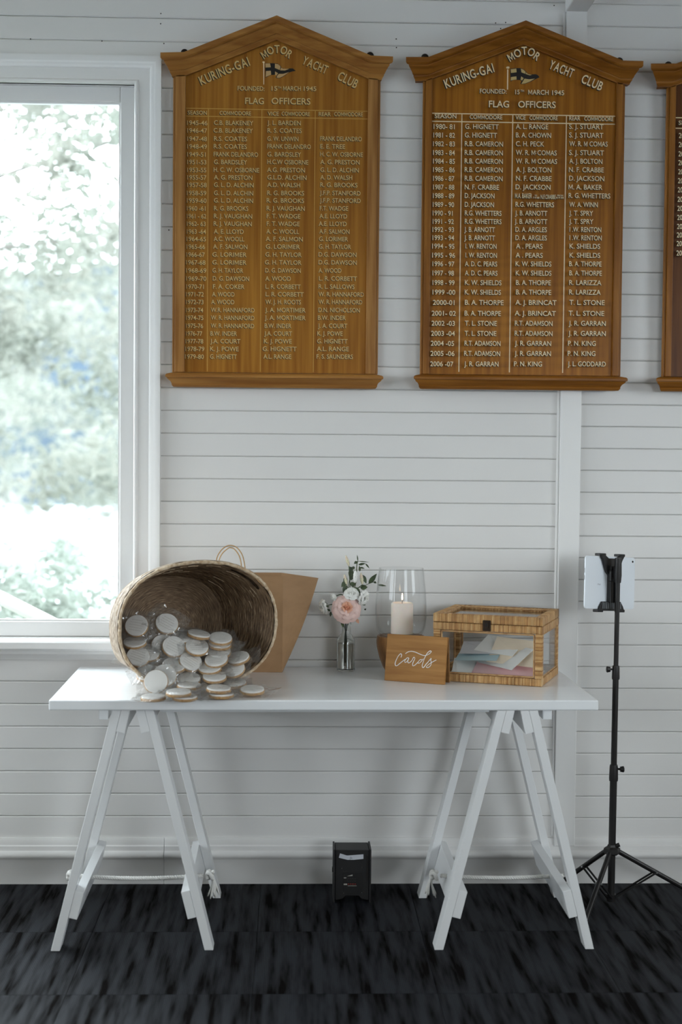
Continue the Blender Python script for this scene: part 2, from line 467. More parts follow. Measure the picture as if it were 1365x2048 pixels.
# ------------------------------------------------------------------ honour boards
_fontcache = {}
def raw_text(txt, bold):
    c = bpy.data.curves.new('lettering', 'FONT'); c.body = txt; c.size = 1.0; c.resolution_u = 3; c.offset = bold
    o = bpy.data.objects.new('lettering', c); COL.objects.link(o)
    dg = bpy.context.evaluated_depsgraph_get()
    me = o.evaluated_get(dg).to_mesh()
    vs = [tuple(v.co) for v in me.vertices]; fs = [tuple(p.vertices) for p in me.polygons]
    o.evaluated_get(dg).to_mesh_clear()
    bpy.data.objects.remove(o); bpy.data.curves.remove(c)
    return vs, fs
def text_mesh(txt, bold=0.012):
    """(verts, faces, xmin, xmax) of a line of lettering, size 1; the letter M is redrawn
    because its outline cannot be offset"""
    key = (txt, bold)
    if key in _fontcache: return _fontcache[key]
    vs, fs = raw_text(txt, bold)
    if 'M' in txt and bold > 0:
        mv, mf = raw_text('M', 0.0); mx0, mx1 = min(v[0] for v in mv), max(v[0] for v in mv)
        for i, chh in enumerate(txt):
            if chh != 'M': continue
            pv, _ = raw_text(txt[:i+1], 0.0); r = max(v[0] for v in pv); l = r-(mx1-mx0)
            fs = [f for f in fs if not (l-bold*1.5 <= min(vs[k][0] for k in f) and max(vs[k][0] for k in f) <= r+bold*1.5)]
            o = len(vs); w = mx1-mx0; hh = max(v[1] for v in mv); t = 0.075+2*bold
            P = [(0, 0), (0, hh), (1.1*t, hh), (w/2, 0.36*hh), (w-1.1*t, hh), (w, hh), (w, 0), (w-t, 0), (w-t, 0.70*hh), (w/2, 0.08*hh), (t, 0.70*hh), (t, 0)]
            vs = vs+[(p[0]+l, p[1], 0.0) for p in P]
            fs = fs+[tuple(k+o for k in f) for f in ((0, 1, 2, 10, 11), (10, 2, 3, 9), (9, 3, 4, 8), (8, 4, 5, 6, 7))]
    used = sorted({k for f in fs for k in f}); rm = {k: n for n, k in enumerate(used)}
    vs = [vs[k] for k in used]; fs = [tuple(rm[k] for k in f) for f in fs]
    xs = [v[0] for v in vs] or [0, 1]
    _fontcache[key] = (vs, fs, min(xs), max(xs))
    return _fontcache[key]
_h = text_mesh('H', 0.0)
CAPH = max(v[1] for v in _h[0])

def put_text(mb, txt, c, ux, uz, w, h, n, bold=0.012, shadow=0.0):
    """text centred at c (Vector), ux right unit, uz up unit, width w, cap height h, n towards viewer.
    mb.cur 0 = front colour, 1 = dark shade"""
    vs, fs, x0, x1 = text_mesh(txt, bold)
    sx = w/(x1-x0); sz = h/CAPH
    P = [c + ux*((v[0]-(x0+x1)/2)*sx) + uz*((v[1]-CAPH/2)*sz) for v in vs]
    mb.cur = 0
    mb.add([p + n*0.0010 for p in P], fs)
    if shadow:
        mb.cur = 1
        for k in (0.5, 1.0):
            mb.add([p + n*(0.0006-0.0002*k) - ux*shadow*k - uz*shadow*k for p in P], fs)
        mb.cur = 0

UX, UZ, NF = Vector((1, 0, 0)), Vector((0, 0, 1)), Vector((0, -1, 0))

def cornice(path, prof, pmax):
    """path: 5 (x,z) top edge points; prof [(d,p)] d below top, p out from wall"""
    m = MB(); n = len(prof); k = len(path); vs = []
    for (d, p) in prof:
        ins = (pmax-max(p, 0.022))*0.8
        for i, (x, z) in enumerate(path):
            xx = x+ins if i == 0 else (x-ins if i == k-1 else x)
            vs.append((xx, -p, z-d))
    fs = []
    for i in range(n):
        j = (i+1) % n
        for s in range(k-1): fs.append((i*k+s, i*k+s+1, j*k+s+1, j*k+s))
    fs.append(tuple(i*k for i in range(n))); fs.append(tuple(i*k+k-1 for i in range(n-1, -1, -1)))
    return m.add(vs, fs)
COPROF = [(0, 0.068), (0.016, 0.068), (0.020, 0.064), (0.021, 0.055), (0.025, 0.055), (0.030, 0.050), (0.040, 0.041), (0.048, 0.037), (0.049, 0.034), (0.053, 0.034), (0.058, 0.030), (0.063, 0.026), (0.066, 0.026), (0.066, 0.0), (0, 0.0)]
SHPROF = [(0, 0.034), (0.006, 0.060), (0.010, 0.064), (0.017, 0.064), (0.019, 0.058), (0.023, 0.056), (0.030, 0.045), (0.038, 0.040), (0.041, 0.041), (0.048, 0.034), (0.048, 0.0), (0, 0.0)]
YP = -0.014      # panel face

YOFF = [0.0]
def wb(px, py, Y): return wy(px, py, Y+YOFF[0])
def letters_on_path(mb, word, pts, h, sh, wsc=1.0):
    """letters spread along px polyline (letter centres interpolated), rotated to its tangent"""
    P = [wb(a, b, YP) for a, b in pts]
    n = len(word)
    seg = [(P[i+1]-P[i]).length for i in range(len(P)-1)]; tot = sum(seg)
    # advance widths
    ws = []
    for ch in word:
        _, _, a, b = text_mesh(ch)
        ws.append((b-a)+0.12)
    W = sum(ws); pos = 0
    for ch, w in zip(word, ws):
        s = (pos+w/2)/W*tot; pos += w
        i = 0
        while i < len(seg)-1 and s > seg[i]: s -= seg[i]; i += 1
        t = (P[i+1]-P[i]).normalized()
        # smooth the tangent
        c = P[i]+t*s
        f = s/seg[i]
        tp = (P[i]-P[i-1]).normalized() if i > 0 else t
        tn = (P[i+2]-P[i+1]).normalized() if i < len(seg)-1 else t
        tt = ((tp+t)*0.5*(1-f) + (t+tn)*0.5*f).normalized()
        up = Vector((-tt.z, 0, tt.x))
        # darker shade falls to the lower left
        put_one(mb, ch, c, tt, up, (w-0.12)/W*tot*wsc, h, sh)
def put_one(mb, ch, c, ux, uz, w, h, sh):
    vs, fs, x0, x1 = text_mesh(ch, 0.016)
    sx = w/(x1-x0); sz = h/CAPH
    P = [c + ux*((v[0]-(x0+x1)/2)*sx) + uz*((v[1]-CAPH/2)*sz) for v in vs]
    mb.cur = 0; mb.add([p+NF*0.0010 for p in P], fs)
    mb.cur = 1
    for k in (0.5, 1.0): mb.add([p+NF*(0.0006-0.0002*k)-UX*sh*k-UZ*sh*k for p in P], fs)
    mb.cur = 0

# px -> metres on the panel
PXM = 4.76/FPX

def honour_board(cfg):
    g = cfg
    YOFF[0] = g.get('yo', 0.0)
    Mp, Mf, Mc = g['mats']
    base = wb(g['ear'][2][0], 760, 0.0)
    b = thing('honour_board', g['label'], 'honour board', (base.x, 0, base.z), group=None)
    YT = -0.05
    path = [wb(x, y, YT) for x, y in g['ear']]
    path = [(p.x, p.z) for p in path]
    xl, xr = wb(g['body'][0], 450, -0.02).x, wb(g['body'][1], 450, -0.02).x
    zb = wb(g['ear'][2][0], g['shelf'][2], -0.05).z
    # panel: five-sided
    kz0, kz1, pk = path[1][1]-0.045, path[3][1]-0.045, path[2][1]-0.045
    part('panel', MB().prism([(xl+0.01, zb+0.002), (xr-0.01, zb+0.002), (xr-0.01, kz1), (path[2][0], pk), (xl+0.01, kz0)], YP, -0.0015), Mp, b)
    sw = g['stile']
    for s in (0, 1):
        x0, x1 = (xl, xl+sw) if s == 0 else (xr-sw, xr)
        zt = (path[1][1] if s == 0 else path[3][1])-0.05
        st = part('stile', MB().box(x0+0.008*(s == 0), x1-0.008*(s == 1), -0.026, -0.0015, zb+0.001, zt), Mf, b, bevel=0.002)
        xx0, xx1 = (x0, x0+0.008) if s == 0 else (x1-0.008, x1)
        part('stile_edge', MB().box(xx0, xx1, -0.019, -0.0015, zb+0.001, zt), Mf, b, bevel=0.0015)
    part('cornice', cornice(path, COPROF, 0.068), Mc, b, smooth=True)
    sx0, sx1 = wb(g['shelf'][0], 745, -0.06).x, wb(g['shelf'][1], 750, -0.06).x
    part('base_shelf', cornice([(sx0, zb), ((sx0+sx1)/2, zb), (sx1, zb)], SHPROF, 0.064), Mc, b, smooth=True)
    for hx, hy in g['hooks']:
        c = wb(hx, hy, -0.012)
        m = MB().lathe([(0.0125, 0), (0.0125, 0.003), (0.009, 0.008), (0.004, 0.010)], 14)
        o = part('hanging_bracket', m, M_iron, b, smooth=True, local=True)
        o.location = (c.x-base.x, -0.0015, c.z-base.z); o.rotation_euler = (R_(90), 0, 0)
    # ruled lines
    L1, L2, LB = g['lines']
    pl, pr_ = xl+sw, xr-sw
    c0 = wb((g['body'][0]+g['body'][1])/2, L1, YP).z; c1 = wb((g['body'][0]+g['body'][1])/2, L2, YP).z
    cb = wb((g['body'][0]+g['body'][1])/2, LB, YP).z
    t = g['lw']
    for zc in (c0, c1):
        part('ruled_line', MB().box(pl+0.001, pr_-0.001, YP-0.0008, YP+0.001, zc-t, zc+t), g['line_mat'], b)
    for vx in g['cols']:
        x = wb(vx, 480, YP).x
        part('ruled_line', MB().box(x-t, x+t, YP-0.0007, YP+0.001, cb, c0), g['line_mat'], b)
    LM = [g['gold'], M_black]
    sh = g['sh']
    # curved title
    for word, pts, h in g['title']:
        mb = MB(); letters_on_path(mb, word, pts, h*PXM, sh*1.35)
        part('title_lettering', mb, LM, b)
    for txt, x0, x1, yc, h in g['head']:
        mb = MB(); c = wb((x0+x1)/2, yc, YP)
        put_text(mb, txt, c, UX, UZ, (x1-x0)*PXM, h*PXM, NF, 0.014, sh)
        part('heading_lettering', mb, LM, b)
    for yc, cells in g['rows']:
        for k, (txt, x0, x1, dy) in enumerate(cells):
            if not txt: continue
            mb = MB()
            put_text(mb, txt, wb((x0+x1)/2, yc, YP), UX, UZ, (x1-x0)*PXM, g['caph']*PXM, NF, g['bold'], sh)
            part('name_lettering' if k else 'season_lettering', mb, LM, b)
    # pennant emblem
    if g.get('flag'):
        ox, oy, s = g['flag']          # crop origin and scale of the traced outline
        def Q(zx, zy): p = wb(ox+zx/s, oy+zy/s, YP); return (p.x, p.z)
        def poly(name, pts, m, y, parent):
            mb = MB(); P = [Q(*p) for p in pts]; P.reverse()
            mb.prism(P, YP-y, YP+0.0005); part(name, mb, m, parent)
        out = g['pen']
        mb = MB(); P = [Q(*p) for p in out['outline']]; P.reverse(); mb.prism(P, YP-0.0004, YP+0.0005)
        fo = part('pennant_field', mb, M_black, b)
        for q in out['cream']: poly('pennant_quarter', q, g['flagcol'], 0.0009, fo)
        for q in out['pole']: poly('flag_pole', q, M_cream, 0.0009, b)
    b.location.y = YOFF[0]
    return b

def rowsA(data, off_y):
    out = []
    for y, s, s0, s1, a, a0, a1, v, v0, v1, r, r0, r1 in data:
        out.append((off_y+y/6.825, [(s, 360+s0/6.825, 360+s1/6.825, 0), (a, 360+a0/6.825, 360+a1/6.825, 0),
                    (v, 520+v0/5.6875, 520+v1/5.6875, 0), (r, 520+r0/5.6875, 520+r1/5.6875, 0)]))
    return out
B1a = [
 (245,'1945-46',100,375,'C.B. BLAKENEY',470,1000,'J. L. BARDEN',88,465,'',0,0),
 (350,'1946-47',103,370,'C.B. BLAKENEY',465,993,'R. S. COATES',90,475,'',0,0),
 (462,'1947-48',103,368,'R.S. COATES',470,915,'G. W. UNWIN',88,438,'FRANK DELANDRO',690,1158),
 (567,'1948-49',103,368,'R.S. COATES',466,912,'FRANK DELANDRO',88,578,'E. E. TREE',690,970),
 (675,'1949-51',103,350,'FRANK DELANDRO',466,1065,'G. BARDSLEY',90,468,'H. C. W. OSBORNE',690,1172),
 (780,'1951-53',103,360,'G. BARDSLEY',470,915,'H.C.W OSBORNE',88,550,'A. G. PRESTON',690,1135),
 (888,'1953-55',103,360,'H. C. W. OSBORNE',466,1080,'A.G. PRESTON',85,512,'G. L. D. ALCHIN',692,1125),
 (990,'1955-57',103,362,'A. G. PRESTON',470,988,'G.L.D. ALCHIN',88,530,'A. D. WALSH',690,1050),
 (1092,'1957-58',103,365,'G. L. D. ALCHIN',470,1005,'A.D. WALSH',86,458,'R. G. BROOKS',690,1110),
 (1203,'1958-59',97,360,'G. L. D. ALCHIN',470,1000,'R. G. BROOKS',86,502,'J.F.P. STANFORD',685,1145),
 (1305,'1959-60',97,362,'G. L. D. ALCHIN',470,998,'R. G. BROOKS',80,502,'J.F.P. STANFORD',685,1147),
 (1412,'1960 -61',97,348,'R. G. BROOKS',470,932,'R. J. VAUGHAN',80,510,'F.T. WADGE',683,1005),
 (1518,'1961 - 62',97,358,'R. J. VAUGHAN',468,985,'F. T. WADGE',80,460,'A.E. LLOYD',680,992),
 (1622,'1962- 63',97,350,'R. J. VAUGHAN',465,980,'F. T. WADGE',80,452,'A.E. LLOYD',672,987),
 (1728,'1963 -64',97,355,'A. E. LLOYD',467,870,'A. C. WOOLL',76,445,'A.F. SALMON',678,1020)]
B1b = [
 (55,'1964-65',93,355,'A.C. WOOLL',465,878,'A. F. SALMON',70,488,'G. LORIMER',675,1003),
 (160,'1965-66',93,343,'A. F. SALMON',457,920,'G. LORIMER',70,456,'G. H. TAYLOR',675,1037),
 (268,'1966-67',90,340,'G. LORIMER',447,910,'G. H. TAYLOR',66,475,'D.G. DAWSON',670,1100),
 (375,'1967-68',86,348,'G. LORIMER',447,908,'G. H. TAYLOR',60,473,'D.G. DAWSON',670,1103),
 (485,'1968-69',86,360,'G. H. TAYLOR',448,863,'D. G. DAWSON',64,465,'A. WOOD',670,928),
 (595,'1969-70',86,360,'D. G. DAWSON',452,945,'A. WOOD',64,352,'L. R. CORBETT',675,1105),
 (705,'1970-71',88,327,'F. A. COKER',455,880,'L. R. CORBETT',66,463,'R. L. SALLOWS',670,1077),
 (810,'1971-72',84,325,'A. WOOD',442,745,'L. R. CORBETT',68,498,'W. R. HANNAFORD',670,1183),
 (915,'1972-73',84,322,'A. WOOD',430,742,'W. J. H. ROOTS',66,467,'W. R. HANNAFORD',670,1165),
 (1025,'1973-74',84,317,'W.R. HANNAFORD',428,1017,'J. A. MORTIMER',62,520,'D.N. NICHOLSON',668,1138),
 (1130,'1974-75',84,320,'W. R. HANNAFORD',428,1015,'J. A. MORTIMER',58,520,'B.W. INDER',662,978),
 (1240,'1975-76',84,316,'W. R. HANNAFORD',428,1012,'B.W. INDER',56,358,'J. A. COURT',663,995),
 (1345,'1976-77',84,304,'B.W. INDER',420,778,'J.A. COURT',52,366,'K. J. POWE',655,943),
 (1450,'1977-78',80,318,'J.A. COURT',417,825,'K. J. POWE',48,362,'G. HIGNETT',653,998),
 (1555,'1978-79',76,333,'K. J. POWE',415,803,'G. HIGNETT',34,418,'A.L. RANGE',650,1013),
 (1660,'1979-80',72,326,'G. HIGNETT',415,776,'A.L. RANGE',42,358,'F. S. SAUNDERS',647,1060)]
honour_board(dict(
  label='honey oak honour board beside the window with seasons 1945 to 1980', mats=(M_w1, M_w1f, M_w1c),
  ear=[(322, 108), (369, 107), (554, 34), (742, 114), (786, 116)], body=(345.5, 759), shelf=(331, 767, 746), stile=0.041,
  hooks=[(369, 104), (741, 110)], lines=(219.5, 235, 744), cols=(416, 522.5, 629), lw=0.0011, gold=M_gold, line_mat=mat('old_gold_line', srgb(196, 152, 70), 0.4),
  sh=0.0016, caph=8.6, bold=0.010,
  title=[('KURING-GAI', [(399, 163), (447, 142), (499, 122)], 17), ('MOTOR', [(524, 113), (541, 101), (556, 98), (570, 101), (584, 112)], 15), ('YACHT', [(606, 119), (630, 130), (656, 141)], 16), ('CLUB', [(677, 150), (697, 160), (716, 170)], 17)],
  head=[('FOUNDED:', 476, 529, 177, 8.5), ('15', 543.5, 555, 177, 8.5), ('TH', 556, 563, 175, 4), ('MARCH', 567, 602, 177, 8.5), ('1945', 608, 633, 177.5, 8.5),
        ('FLAG', 491, 528, 202, 12), ('OFFICERS', 544, 621, 202.5, 12),
        ('SEASON', 376, 414, 225.5, 7.6), ('COMMODORE', 440, 502, 226.5, 7.6), ('VICE', 536, 558, 227.5, 7.6), ('COMMODORE', 564, 620, 227.8, 7.6), ('REAR', 638, 662, 228.3, 7.6), ('COMMODORE', 669, 726, 228.6, 7.6)],
  rows=rowsA(B1a, 210)+rowsA(B1b, 470),
  flag=(500, 70, 11.375), flagcol=mat('buff_paint', srgb(190, 155, 105), 0.45),
  pen=dict(outline=[(345, 640), (470, 640), (570, 645), (640, 655), (700, 700), (720, 745), (790, 768), (900, 762), (980, 762), (1045, 815), (960, 830), (890, 855), (760, 950), (670, 990), (600, 980), (588, 960), (625, 905), (560, 905), (490, 910), (420, 940), (357, 970)],
     cream=[[(352, 648), (462, 648), (478, 735), (358, 742)], [(368, 822), (478, 815), (486, 905), (420, 930), (362, 955)], [(572, 655), (640, 665), (692, 705), (698, 740), (680, 798), (570, 750)],
            [(575, 830), (645, 872), (605, 920), (572, 905)], [(712, 745), (760, 768), (895, 772), (800, 808), (690, 805)], [(660, 885), (760, 885), (890, 845), (760, 938), (670, 980), (608, 970), (620, 935)]],
     pole=[[(305, 640), (330, 640), (326, 1125), (310, 1125)], [(285, 615), (300, 602), (330, 602), (342, 618), (330, 637), (298, 637)]])))

B2a = [
 (245,'1980- 81',115,400,'G. HIGNETT',545,998,'A. L. RANGE',90,455,'S. J. STUART',693,1083),
 (362,'1981 - 82',112,403,'G. HIGNETT',540,975,'B. A. CHOWN',90,488,'S. J. STUART',693,1080),
 (480,'1982 - 83',108,402,'R.B. CAMERON',540,1058,'C. H. PECK',90,410,'W. R. M COMAS',695,1130),
 (600,'1983 - 84',108,402,'R.B. CAMERON',538,1055,'W. R. M COMAS',90,552,'S. J. STUART',692,1088),
 (716,'1984 - 85',108,402,'R.B. CAMERON',538,1055,'W. R. M COMAS',90,556,'A. J. BOLTON',695,1070),
 (832,'1985 - 86',108,402,'R.B. CAMERON',538,1052,'A. J. BOLTON',92,492,'N. F. CRABBE',690,1087),
 (950,'1986 - 87',108,395,'R.B. CAMERON',538,1052,'N. F. CRABBE',90,494,'D. JACKSON',692,1092),
 (1068,'1987 - 88',108,395,'N. F. CRABBE',538,1003,'D. JACKSON',86,482,'M. A. BAKER',687,1070),
 (1185,'1988 - 89',106,395,'D. JACKSON',538,942,'M.A. BAKER',80,272,'R. G. WHETTERS',687,1160),
 (1305,'1989 - 90',104,392,'D. JACKSON',538,935,'R.G. WHETTERS',86,522,'W. A. WINN',695,1018),
 (1422,'1990 - 91',102,372,'R.G. WHETTERS',540,1037,'J. B. ARNOTT',80,445,'J. T. SPRY',692,965),
 (1535,'1991 - 92',102,387,'R.G. WHETTERS',540,1037,'J. B. ARNOTT',76,445,'J. T. SPRY',692,968),
 (1645,'1992 - 93',100,390,'J. B. ARNOTT',532,948,'D. A. ARGLES',84,440,'I .W. RENTON',697,1058),
 (1757,'1993 - 94',100,392,'J. B. ARNOTT',532,948,'D. A. ARGLES',84,440,'I .W. RENTON',697,1063)]
B2b = [
 (165,'1994 - 95',96,396,'I. W. RENTON',548,970,'A . PEARS',90,392,'K. SHIELDS',697,1046),
 (288,'1995 - 96',96,405,'I. W. RENTON',548,975,'A . PEARS',86,394,'K. SHIELDS',697,1046),
 (405,'1996 - 97',100,395,'A. D. C. PEARS',540,978,'K. W. SHIELDS',86,492,'B. A. THORPE',693,1062),
 (530,'1997 - 98',100,390,'A. D. C. PEARS',540,982,'K. W. SHIELDS',88,492,'B. A. THORPE',695,1065),
 (660,'1998 - 99',100,398,'K. W. SHIELDS',540,1037,'B. A. THORPE',90,487,'R. LARIZZA',693,1060),
 (790,'1999 -00',100,408,'K. W. SHIELDS',538,1030,'B. A. THORPE',90,490,'R. LARIZZA',692,1052),
 (930,'2000-01',105,398,'B. A. THORPE',540,1067,'A. J. BRINCAT',84,550,'T. L. STONE',695,1097),
 (1077,'2001- 02',88,416,'B. A. THORPE',535,1030,'A. J. BRINCAT',76,543,'T. L. STONE',687,1092),
 (1213,'2002 -03',86,403,'T. L. STONE',540,975,'R.T. ADAMSON',78,506,'J. R. GARRAN',687,1110),
 (1350,'2003 -04',80,403,'T. L. STONE',537,968,'R.T. ADAMSON',76,506,'J. R. GARRAN',683,1110),
 (1485,'2004 -05',76,392,'R.T. ADAMSON',535,1025,'J. R. GARRAN',76,490,'P. N. KING',680,996),
 (1623,'2005 -06',72,398,'R.T. ADAMSON',530,1020,'J. R. GARRAN',74,488,'P. N. KING',676,992),
 (1765,'2006 -07',68,382,'J. R. GARRAN',530,998,'P. N. KING',68,386,'J. L. GODDARD',677,1110)]
def rowsB(data, off_y):
    out = []
    for y, s, s0, s1, a, a0, a1, v, v0, v1, r, r0, r1 in data:
        out.append((off_y+y/6.825, [(s, 850+s0/6.825, 850+s1/6.825, 0), (a, 850+a0/6.825, 850+a1/6.825, 0),
                    (v, 1015+v0/5.6875, 1015+v1/5.6875, 0), (r, 1015+r0/5.6875, 1015+r1/5.6875, 0)]))
    return out
def D(zx): return 1015+zx/5.6875
small2 = [('C', D(876), D(892), 220+412/5.6875, 4.5), ('C', D(305), D(322), 220+497/5.6875, 4.5), ('C', D(305), D(322), 220+595/5.6875, 4.5),
          ('TO', D(302), D(330), 220+985/5.6875, 3), ('7-9-88', D(284), D(355), 220+1010/5.6875, 3.4), ('N.F.CRABBE', D(370), D(540), 220+1000/5.6875, 8),
          ('FROM', D(558), D(625), 220+985/5.6875, 3), ('8-9-88', D(545), D(632), 220+1010/5.6875, 3.4)]
honour_board(dict(
  yo=-0.0185, label='brown oak honour board over the timber pilaster with seasons 1980 to 2007', mats=(M_w2, M_w2f, M_w2c),
  ear=[(812, 117), (856, 117), (1051, 44), (1245, 124), (1285, 125)], body=(844, 1247), shelf=(828, 1256, 750), stile=0.030,
  hooks=[(851, 113.5), (1241, 121)], lines=(229.5, 245.5, 745), cols=(921.5, 1023, 1130), lw=0.0016, gold=M_cream, line_mat=M_cream,
  sh=0.0019, caph=9.4, bold=0.010,
  title=[('KURING-GAI', [(888, 172), (937, 153), (987, 138)], 17), ('MOTOR', [(1015, 121), (1035, 109), (1050, 104), (1063, 108), (1078, 120)], 15), ('YACHT', [(1098, 131), (1122, 141), (1146, 151)], 17), ('CLUB', [(1162, 159), (1183, 168), (1204, 177)], 17)],
  head=[('FOUNDED:', 959, 1012, 185.5, 8.5), ('15', 1029.5, 1038, 187, 8.5), ('TH', 1040, 1047, 184.5, 4), ('MARCH', 1055.5, 1096, 187.5, 9), ('1945', 1103, 1127, 188.5, 9),
        ('FLAG', 977, 1017, 211, 12.5), ('OFFICERS', 1035.5, 1110, 212, 12.5),
        ('SEASON', 869, 912, 235, 8), ('COMMODORE', 939, 1003.5, 237, 8), ('VICE', 1030, 1050, 238, 7.6), ('COMMODORE', 1058, 1114, 238.8, 7.8), ('REAR', 1137, 1159, 239.5, 7.8), ('COMMODORE', 1167, 1225, 240.5, 7.8)] + small2,
  rows=rowsB(B2a, 220)+rowsB(B2b, 470),
  flag=(990, 80, 11.375), flagcol=mat('straw_paint', srgb(196, 170, 112), 0.45),
  pen=dict(outline=[(352, 655), (440, 645), (510, 640), (590, 640), (660, 665), (710, 715), (760, 765), (830, 782), (930, 778), (985, 800), (1022, 848), (930, 892), (800, 960), (690, 1000), (600, 1008), (585, 985), (610, 935), (575, 912), (500, 908), (430, 915), (360, 945)],
     cream=[[(365, 668), (492, 652), (500, 735), (372, 752)], [(370, 845), (495, 828), (498, 900), (430, 908), (366, 925)], [(595, 655), (650, 672), (703, 722), (700, 770), (610, 738)],
            [(605, 830), (662, 870), (625, 922), (588, 905)], [(715, 735), (760, 775), (845, 795), (800, 805), (708, 775)], [(680, 880), (780, 895), (915, 880), (800, 948), (690, 990), (608, 998), (640, 945)]],
     pole=[[(283, 670), (312, 670), (306, 1128), (280, 1128)], [(260, 630), (278, 605), (325, 605), (342, 628), (325, 652), (278, 652)]])))
B3 = []
yr = 2007
for y in (274, 292, 310.4, 328, 346, 364, 382, 401, 419, 437, 455, 472, 489, 508):
    xs = 1355.5 - (y-274)*0.021
    B3.append((y, [('%d - %02d' % (yr, (yr+1) % 100), xs, xs+42, 0)])); yr += 1
honour_board(dict(
  yo=-0.0185, label='dark oak honour board with bare lower panel and seasons from 2007', mats=(M_w3, M_w2f, M_w2c),
  ear=[(1300, 130), (1350, 130), (1542, 60), (1738, 140), (1778, 142)], body=(1331, 1742), shelf=(1313, 1755, 755), stile=0.0285,
  hooks=[(1339, 129)], lines=(238.5, 259.5, 752), cols=(1411, 1515, 1622), lw=0.0016, gold=M_cream, line_mat=M_cream,
  sh=0.0019, caph=9.8, bold=0.010, title=[], head=[('SEASON', 1355, 1400, 248.5, 8)], rows=B3))

# ------------------------------------------------------------------ table on trestles
H = 0.739
TROT = R_(0.75)
TL = wz(97.4, 1400.3, H); TR = wz(1199.7, 1402.0, H)
TW = (TR-TL).length; TD = 0.643; TT = 0.030
tab = thing('trestle_table_top', 'white painted table board resting on two trestles against the wall', 'table', (TL.x, TL.y, H-TT), (0, 0, TROT))
part('board', MB().box(0, TW, 0, TD, 0, TT), M_table, tab, bevel=0.004, local=True)
part('long_batten', MB().box(0.316, TW-0.316, 0.045, 0.075, -0.0125, 0), M_table, tab, bevel=0.001, local=True)
for x in (0.142, TW-0.162):
    part('end_batten', MB().box(x, x+0.027, 0.012, TD-0.05, -0.029, 0), M_table, tab, bevel=0.002, local=True)

def trestle(cx, label, tail, parity):
    ZT = H-TT-0.0005
    yf = -0.664; yr0 = -0.177; ld = 0.060
    t = thing('trestle', label, 'trestle', (cx, yf, 0), (0, 0, TROT*0.6), group='white trestles under the table')
    hb, ht = 0.2365, 0.0595; w = 0.026
    sl = (hb-ht)/ZT
    def leg(sgn, y0):
        # horizontal-cut plank leaning in x
        vs = []
        for z in (0, ZT):
            xo = -sgn*0
            o = hb - sl*z
            for y in (y0, y0+ld):
                vs += [(sgn*o, y, z), (sgn*(o-w), y, z)]
        m = MB(); m.add(vs, [(0, 1, 3, 2), (4, 6, 7, 5), (0, 4, 5, 1), (2, 3, 7, 6), (0, 2, 6, 4), (1, 5, 7, 3)])
        return m
    def rail(sgn, z0, z1, y0, y1, th, cut):
        # rail lying on the inner face of the legs, tilted with them
        a = Vector((-sgn*sl, 0, 1)).normalized()          # up the leg
        nrm = Vector((-sgn*1, 0, -sl)).normalized()        # towards the inside
        def P(z, k, y):
            base = Vector((sgn*(hb-sl*z-w), y, z)) + nrm*0.0004
            return base + nrm*k
        vs = [P(z0, 0, y0), P(z0, th, y0), P(z1, th, y0), P(z1, 0, y0), P(z0, 0, y1), P(z0, th, y1), P(z1, th, y1), P(z1, 0, y1)]
        if cut:
            for i in (2, 3, 6, 7): vs[i].z = ZT
        m = MB(); m.add(vs, [(0, 1, 2, 3), (7, 6, 5, 4), (0, 4, 5, 1), (1, 5, 6, 2), (2, 6, 7, 3), (3, 7, 4, 0)])
        return m
    dy = yr0-yf
    for sgn in (-1, 1):
        part('leg', leg(sgn, 0.0), M_leg, t, local=True, bevel=0.0015)
        part('leg', leg(sgn, dy), M_leg, t, local=True, bevel=0.0015)
        part('top_rail', rail(sgn, ZT-0.064, ZT, 0.001, dy+ld-0.001, 0.0255, True), M_leg, t, local=True, bevel=0.0012)
        part('lower_rail', rail(sgn, 0.098, 0.178, 0.001, dy+ld-0.001, 0.0255, False), M_leg, t, local=True, bevel=0.0012)
    # rope through the lower rails: three twisted strands
    yr = 0.245; zr = 0.148
    xe = hb-sl*zr-w*0.3
    rope = None
    N = 150
    for s in range(3):
        pts = []
        for i in range(N+1):
            u = i/N; x = -xe+2*xe*u
            an = u*2*PI*17 + s*2*PI/3
            sag = -0.008*(1-(2*u-1)**2)
            pts.append((x, yr+0.0034*math.cos(an), zr+sag+0.0034*math.sin(an)))
        if rope is None:
            rope = part('rope', MB().tube(pts, 0.0036, 6), M_rope, t, local=True, smooth='all')
        else:
            part('rope_strand', MB().tube(pts, 0.0036, 6), M_rope, rope, local=True, smooth='all')
    # knot and frayed tail on one side, plain knot on the other
    for sgn in (-1, 1):
        kx = sgn*(hb-sl*zr+0.010)
        pts = [(kx+sgn*0.004+0.009*math.cos(a), yr+0.011*math.sin(a), zr+0.012*math.cos(a*1.5)) for a in [k*2*PI/22*1.6 for k in range(23)]]
        kn = part('knot', MB().tube(pts, 0.0062, 7), M_rope, t, local=True, smooth='all')
        if sgn == tail:
            rr = random.Random(parity)
            for k in range(9):
                a = rr.uniform(0, 2*PI); sp = rr.uniform(0.006, 0.02)
                p = [(kx+sgn*0.008, yr, zr), (kx+sgn*0.016+0.004*math.cos(a), yr+0.005*math.sin(a), zr-0.022), (kx+sgn*0.016+sp*math.cos(a), yr+sp*math.sin(a), zr-0.062+rr.uniform(-0.008, 0.01))]
                part('frayed_strand', MB().tube(smoothpath(p, 4), [0.0036]*4+[0.003]*4+[0.0014], 6), M_rope, kn, local=True, smooth='all')
    return t
M_rope = mat('white_cotton_rope', (0.74, 0.73, 0.70, 1), 0.8)
trestle(-0.4605, 'white wooden trestle under the basket end of the table', 1, 1)
trestle(0.6610, 'white wooden trestle under the card box end of the table', -1, 2)

